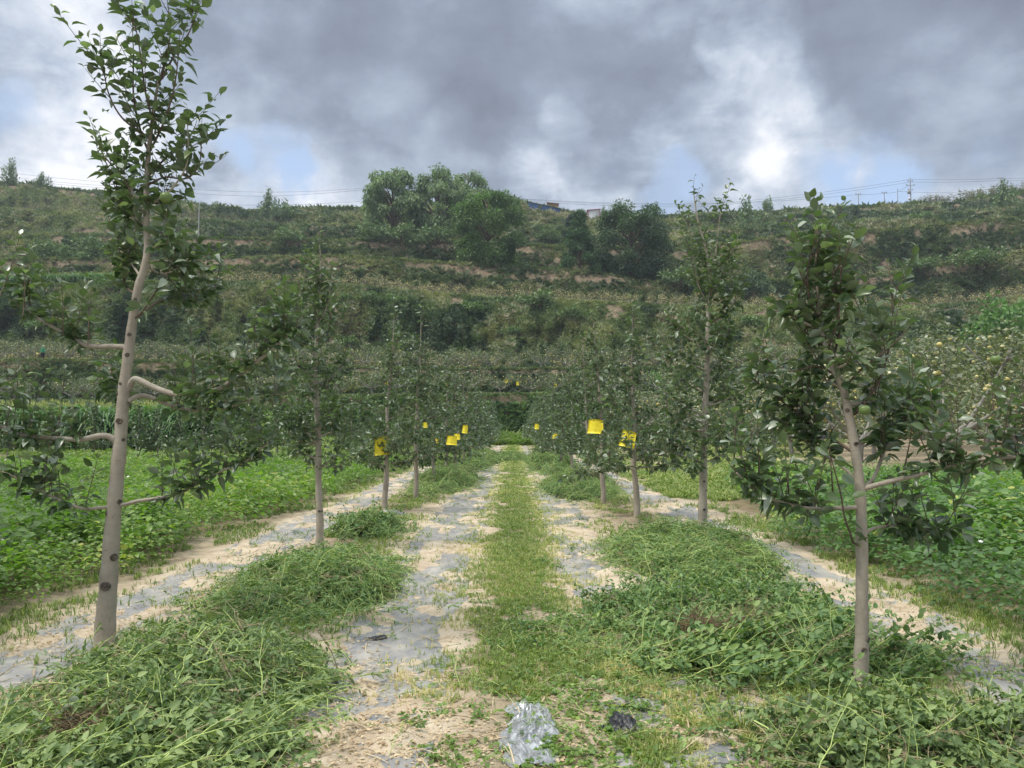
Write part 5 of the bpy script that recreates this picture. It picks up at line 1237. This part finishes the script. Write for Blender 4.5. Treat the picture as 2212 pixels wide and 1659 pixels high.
# ------------------------------------------------------------------ skyline: poles, wires, buildings
def pole(px, ptop, pbase, D, label, kind='plain', r=.16):
    b = P(px, pbase, D); t = P(px, ptop, D); hgt = t[2] - b[2]
    root = empty('utility_pole', b, label, 'utility pole', 'utility poles along the ridge'); mb = MB()
    tube(mb, [(0, 0, -1), (0, 0, hgt * .5), (0, 0, hgt)], [r, r * .85, r * .65], 8); mb.build('mast', M_concrete, root, smooth=True)
    def bar(z, w_, n_='crossarm', th=.09):
        mb = MB(); tube(mb, [(-w_, 0, z), (0, 0, z), (w_, 0, z)], th, 4); a = mb.build(n_, M_concrete, root)
        for q in (-.9, 0, .9) if w_ > 1 else (-.9, .9):
            mb = MB(); tube(mb, [(q * w_, 0, z), (q * w_, 0, z + .22), (q * w_, 0, z + .4)], [.09, .12, .05], 6); mb.build('insulator', M_wire, a)
    if kind == 'arm': bar(hgt * .93, .9)
    if kind == 'main':
        bar(hgt * .76, 1.5); bar(hgt * .9, .9); bar(hgt * .6, .9, 'platform')
        mb = MB()
        for q in (0, 1):
            V = [(x, y, z) for x in (-.95, -.25) for y in (-.35, .35) for z in (hgt * .47, hgt * .58)]
        mb.add(V, [(0, 1, 3, 2), (4, 6, 7, 5), (0, 4, 5, 1), (2, 3, 7, 6), (0, 2, 6, 4), (1, 5, 7, 3)]); mb.build('transformer', M_concrete, root)
        V = [(x, y, z) for x in (-.7, -.25) for y in (-.3, .3) for z in (hgt * .25, hgt * .34)]; mb = MB()
        mb.add(V, [(0, 1, 3, 2), (4, 6, 7, 5), (0, 4, 5, 1), (2, 3, 7, 6), (0, 2, 6, 4), (1, 5, 7, 3)]); mb.build('meter_box', M_whitewall, root)
    return t
pole(1968, 385, 448, 268, 'tall utility pole with crossarms and transformer on the right skyline', 'main', .22)
pole(1855, 418, 450, 266, 'short pole on the right skyline left of the others', 'arm', .15)
pole(1911, 414, 449, 266, 'reddish short pole between the leftmost pole and the transformer pole', 'arm', .15)
pole(1940, 407, 448, 266, 'plain thin pole just left of the transformer pole', 'plain', .14)
pole(2163, 383, 425, 275, 'crossarm pole rising above the fruit trees near the right edge', 'arm', .2)
pole(2209, 392, 420, 275, 'pole at the right frame edge', 'plain', .18)
pole(2197, 398, 418, 275, 'thin leaning pole next to the right edge pole', 'plain', .1)
pole(429, 440, 505, 195, 'pale concrete pole on the left slope right of the near tree crown', 'plain', .16)
pole(104, 379, 410, 275, 'thin pole on the far left skyline', 'plain', .12)
pole(1181, 426, 444, 262, 'thin pole in front of the blue walled building', 'plain', .1)
pole(1412 - 3, 455, 470, 262, 'short thin pole on the skyline by the dark bush', 'plain', .08)
def wire(pts, D, label, r=.035):
    mb = MB()
    for a, b in zip(pts[:-1], pts[1:]):
        A = P(a[0], a[1], a[2] if len(a) > 2 else D); B = P(b[0], b[1], b[2] if len(b) > 2 else D); L_ = np.linalg.norm(B - A); s_ = np.linspace(0, 1, 14)
        p = A + (B - A) * s_[:, None]; p[:, 2] -= 4 * s_ * (1 - s_) * L_ * .012; tube(mb, p, r, 4, .5, False)
    tag(mb.build('power_line', M_wire), label, 'power line', 'power lines along the ridge')
wire([(1060, 425), (1500, 443), (1968, 387), (2163, 385), (2260, 383)], 268, 'topmost power line crossing the right skyline')
wire([(1060, 428), (1500, 447), (1968, 393), (2163, 389), (2260, 388)], 268.5, 'second power line just under the topmost one on the right skyline')
wire([(1060, 424), (1500, 440), (1855, 420), (1911, 418), (1940, 414), (1964, 400)], 266, 'low power line through the short poles on the right')
wire([(1940, 413), (2060, 416), (2197, 400), (2260, 396)], 270, 'low power line running right from the thin pole behind the fruit trees')
wire([(-60, 362), (300, 398), (560, 415), (800, 405)], 262, 'upper power line over the left ridge')
wire([(-60, 370), (240, 402), (560, 424), (800, 408)], 258, 'middle power line over the left ridge')
wire([(-60, 374), (240, 407), (430, 441, 195), (800, 433, 240)], 250, 'lowest power line on the left running to the concrete pole')

def building(name, px0, px1, ptop, ptop2, pbase, D, depth, wall, trim, label):
    a = P(px0, pbase, D); b = P(px1, pbase, D); zt0 = P(px0, ptop, D)[2]; zt1 = P(px1, ptop2, D)[2]; z0 = min(a[2], b[2]) - 2
    c = (a + b) / 2; root = empty(name, (c[0], D, z0), label, 'building'); w_ = (b[0] - a[0]) / 2; h0 = zt0 - z0; h1 = zt1 - z0
    V = [(-w_, 0, 0), (w_, 0, 0), (w_, 0, h1), (-w_, 0, h0), (-w_, depth, 0), (w_, depth, 0), (w_, depth, h1), (-w_, depth, h0)]
    mb = MB(); mb.add(V, [(0, 1, 2, 3), (5, 4, 7, 6), (4, 0, 3, 7), (1, 5, 6, 2)]); mb.build('wall', wall, root)
    e = .25; V = [(-w_ - e, -e, h0), (w_ + e, -e, h1), (w_ + e, depth + e, h1), (-w_ - e, depth + e, h0)]; V += [(x, y, z + .2) for x, y, z in V]
    mb = MB(); mb.add(V, [(0, 3, 2, 1), (4, 5, 6, 7), (0, 1, 5, 4), (1, 2, 6, 5), (2, 3, 7, 6), (3, 0, 4, 7)]); mb.build('roof', trim, root)
    return root, w_, h0, h1
r_, w_, h0, h1 = building('farm_shed', 1140, 1211, 436, 452, 466, 258, 8, M_bluewall, M_darkroof, 'blue walled shed with sloping dark roof on the ridge right of the walnut')
building('brick_hut', 1183, 1206, 438, 441, 466, 270, 6, M_tile, M_tile, 'small tan tiled roof hut peeping over the blue walled shed')
building('farm_shed', 1240, 1268, 457, 461, 486, 260, 8, M_whitewall, M_redtrim, 'low pale shed with thin red roof edge left of the white box building')
r_, w_, h0, h1 = building('white_cabin', 1270, 1296, 454.5, 452.5, 486, 256, 6, M_whitewall, M_redtrim, 'white boxy cabin with red frame on the ridge')
for s_ in (-1, 1):
    mb = MB(); tube(mb, [(s_ * w_, -.06, 0), (s_ * w_, -.06, h0 * .5), (s_ * w_, -.06, min(h0, h1))], .12, 4); mb.build('corner_post', M_redtrim, r_)

# ------------------------------------------------------------------ person on the second terrace
def skin_body(name, verts, edges, radii, mat, parent):
    me = bpy.data.meshes.new(name); me.from_pydata(verts, edges, []); o = bpy.data.objects.new(name, me); COL.objects.link(o); o.parent = parent
    m = o.modifiers.new('skin', 'SKIN'); 
    for i, r in enumerate(radii): me.skin_vertices[0].data[i].radius = (r, r)
    o.modifiers.new('sub', 'SUBSURF').levels = 1; me.materials.append(mat); return o
pc = P(92, 776, 99)
proot = empty('person', pc, 'person in a green jacket and dark trousers carrying a pale bucket on the left terrace', 'person')
V = [(0, 0, .92), (0, 0, 1.15), (0, 0, 1.38), (0, 0, 1.5), (0, -.01, 1.62), (-.11, 0, .88), (-.14, .03, .48), (-.15, .0, .08), (-.15, -.1, .03), (.11, 0, .88), (.13, -.06, .48), (.14, 0, .08), (.14, -.1, .03),
     (-.19, 0, 1.37), (-.29, -.03, 1.10), (-.30, -.18, .88), (-.30, -.22, .80), (.19, 0, 1.37), (.29, .0, 1.10), (.30, -.12, .88), (.30, -.15, .80)]
E = [(0, 1), (1, 2), (2, 3), (3, 4), (0, 5), (5, 6), (6, 7), (7, 8), (0, 9), (9, 10), (10, 11), (11, 12), (2, 13), (13, 14), (14, 15), (15, 16), (2, 17), (17, 18), (18, 19), (19, 20)]
Rr = [.15, .15, .15, .06, .105, .095, .07, .05, .045, .095, .07, .05, .045, .07, .05, .038, .035, .07, .05, .038, .035]
me = bpy.data.meshes.new('body'); me.from_pydata(V, E, []); bo = bpy.data.objects.new('body', me); COL.objects.link(bo); bo.parent = proot
bo.modifiers.new('skin', 'SKIN')
if not me.skin_vertices: 
    bpy.context.view_layer.objects.active = bo; bo.select_set(True)
    try: bpy.ops.mesh.customdata_skin_add()
    except Exception as ex: print('skin', ex)
if me.skin_vertices:
    for i, r in enumerate(Rr): me.skin_vertices[0].data[i].radius = (r, r)
    me.skin_vertices[0].data[0].use_root = True
bo.modifiers.new('sub', 'SUBSURF'); me.materials.append(M_skin)
# clothes: lathed jacket, trousers, cap
mb = MB(); lathe(mb, [(.20, .86), (.205, 1.0), (.19, 1.15), (.205, 1.35), (.12, 1.47), (.07, 1.50)], 12)
for s_ in (-1, 1): tube(mb, [(s_ * .17, 0, 1.40), (s_ * .27, -.01, 1.22), (s_ * .31, -.04, 1.08), (s_ * .32, -.17, .90)], [.085, .075, .068, .055], 8)
mb.build('jacket', M_jacket, proot, smooth=True)
mb = MB()
for s_, q in ((-1, .03), (1, -.06)): tube(mb, [(s_ * .09, 0, .95), (s_ * .12, 0, .80), (s_ * .135, q, .48), (s_ * .145, 0, .10)], [.125, .115, .09, .075], 8)
mb.build('trousers', M_trouser, proot, smooth=True)
mb = MB(); lathe(mb, [(.16, 1.66), (.125, 1.68), (.12, 1.74), (.07, 1.79), (.001, 1.80)], 12); mb.build('cap', M_hat, proot, smooth=True)
pb = pc + np.array([-.55, -.15, .45]); br_ = empty('bucket', pb, 'pale cream bucket held by the person on the left terrace', 'bucket'); mb = MB()
lathe(mb, [(.001, 0), (.15, 0), (.19, .36), (.18, .36), (.14, .02)], 12); mb.build('pail', M_bag, br_, smooth=True)
mb = MB(); tube(mb, [(-.18, 0, .36), (-.1, 0, .48), (.1, 0, .50), (.18, 0, .36)], .01, 4); mb.build('handle', M_wire, br_)
M_haze = bpy.data.materials.new('haze_air'); M_haze.use_nodes = True; t_ = M_haze.node_tree; t_.nodes.clear()
o_ = t_.nodes.new('ShaderNodeOutputMaterial'); v_ = t_.nodes.new('ShaderNodeVolumePrincipled'); v_.inputs['Density'].default_value = HAZE; v_.inputs['Color'].default_value = (.80, .88, 1, 1); v_.inputs['Anisotropy'].default_value = .2
t_.links.new(v_.outputs[0], o_.inputs['Volume'])
V = np.array([(x, y, z) for x in (-2600, 2600) for y in (-30, 1900) for z in (-160, 90)], float); mb = MB(); mb.add(V, [(0, 1, 3, 2), (4, 6, 7, 5), (0, 4, 5, 1), (2, 3, 7, 6), (0, 2, 6, 4), (1, 5, 7, 3)])
tag(mb.build('haze', M_haze), 'thin pale air softening the far hillside', 'haze', kind='stuff')
print('orchard', ocount, 'tris', sum(len(m.polygons) for m in bpy.data.meshes))
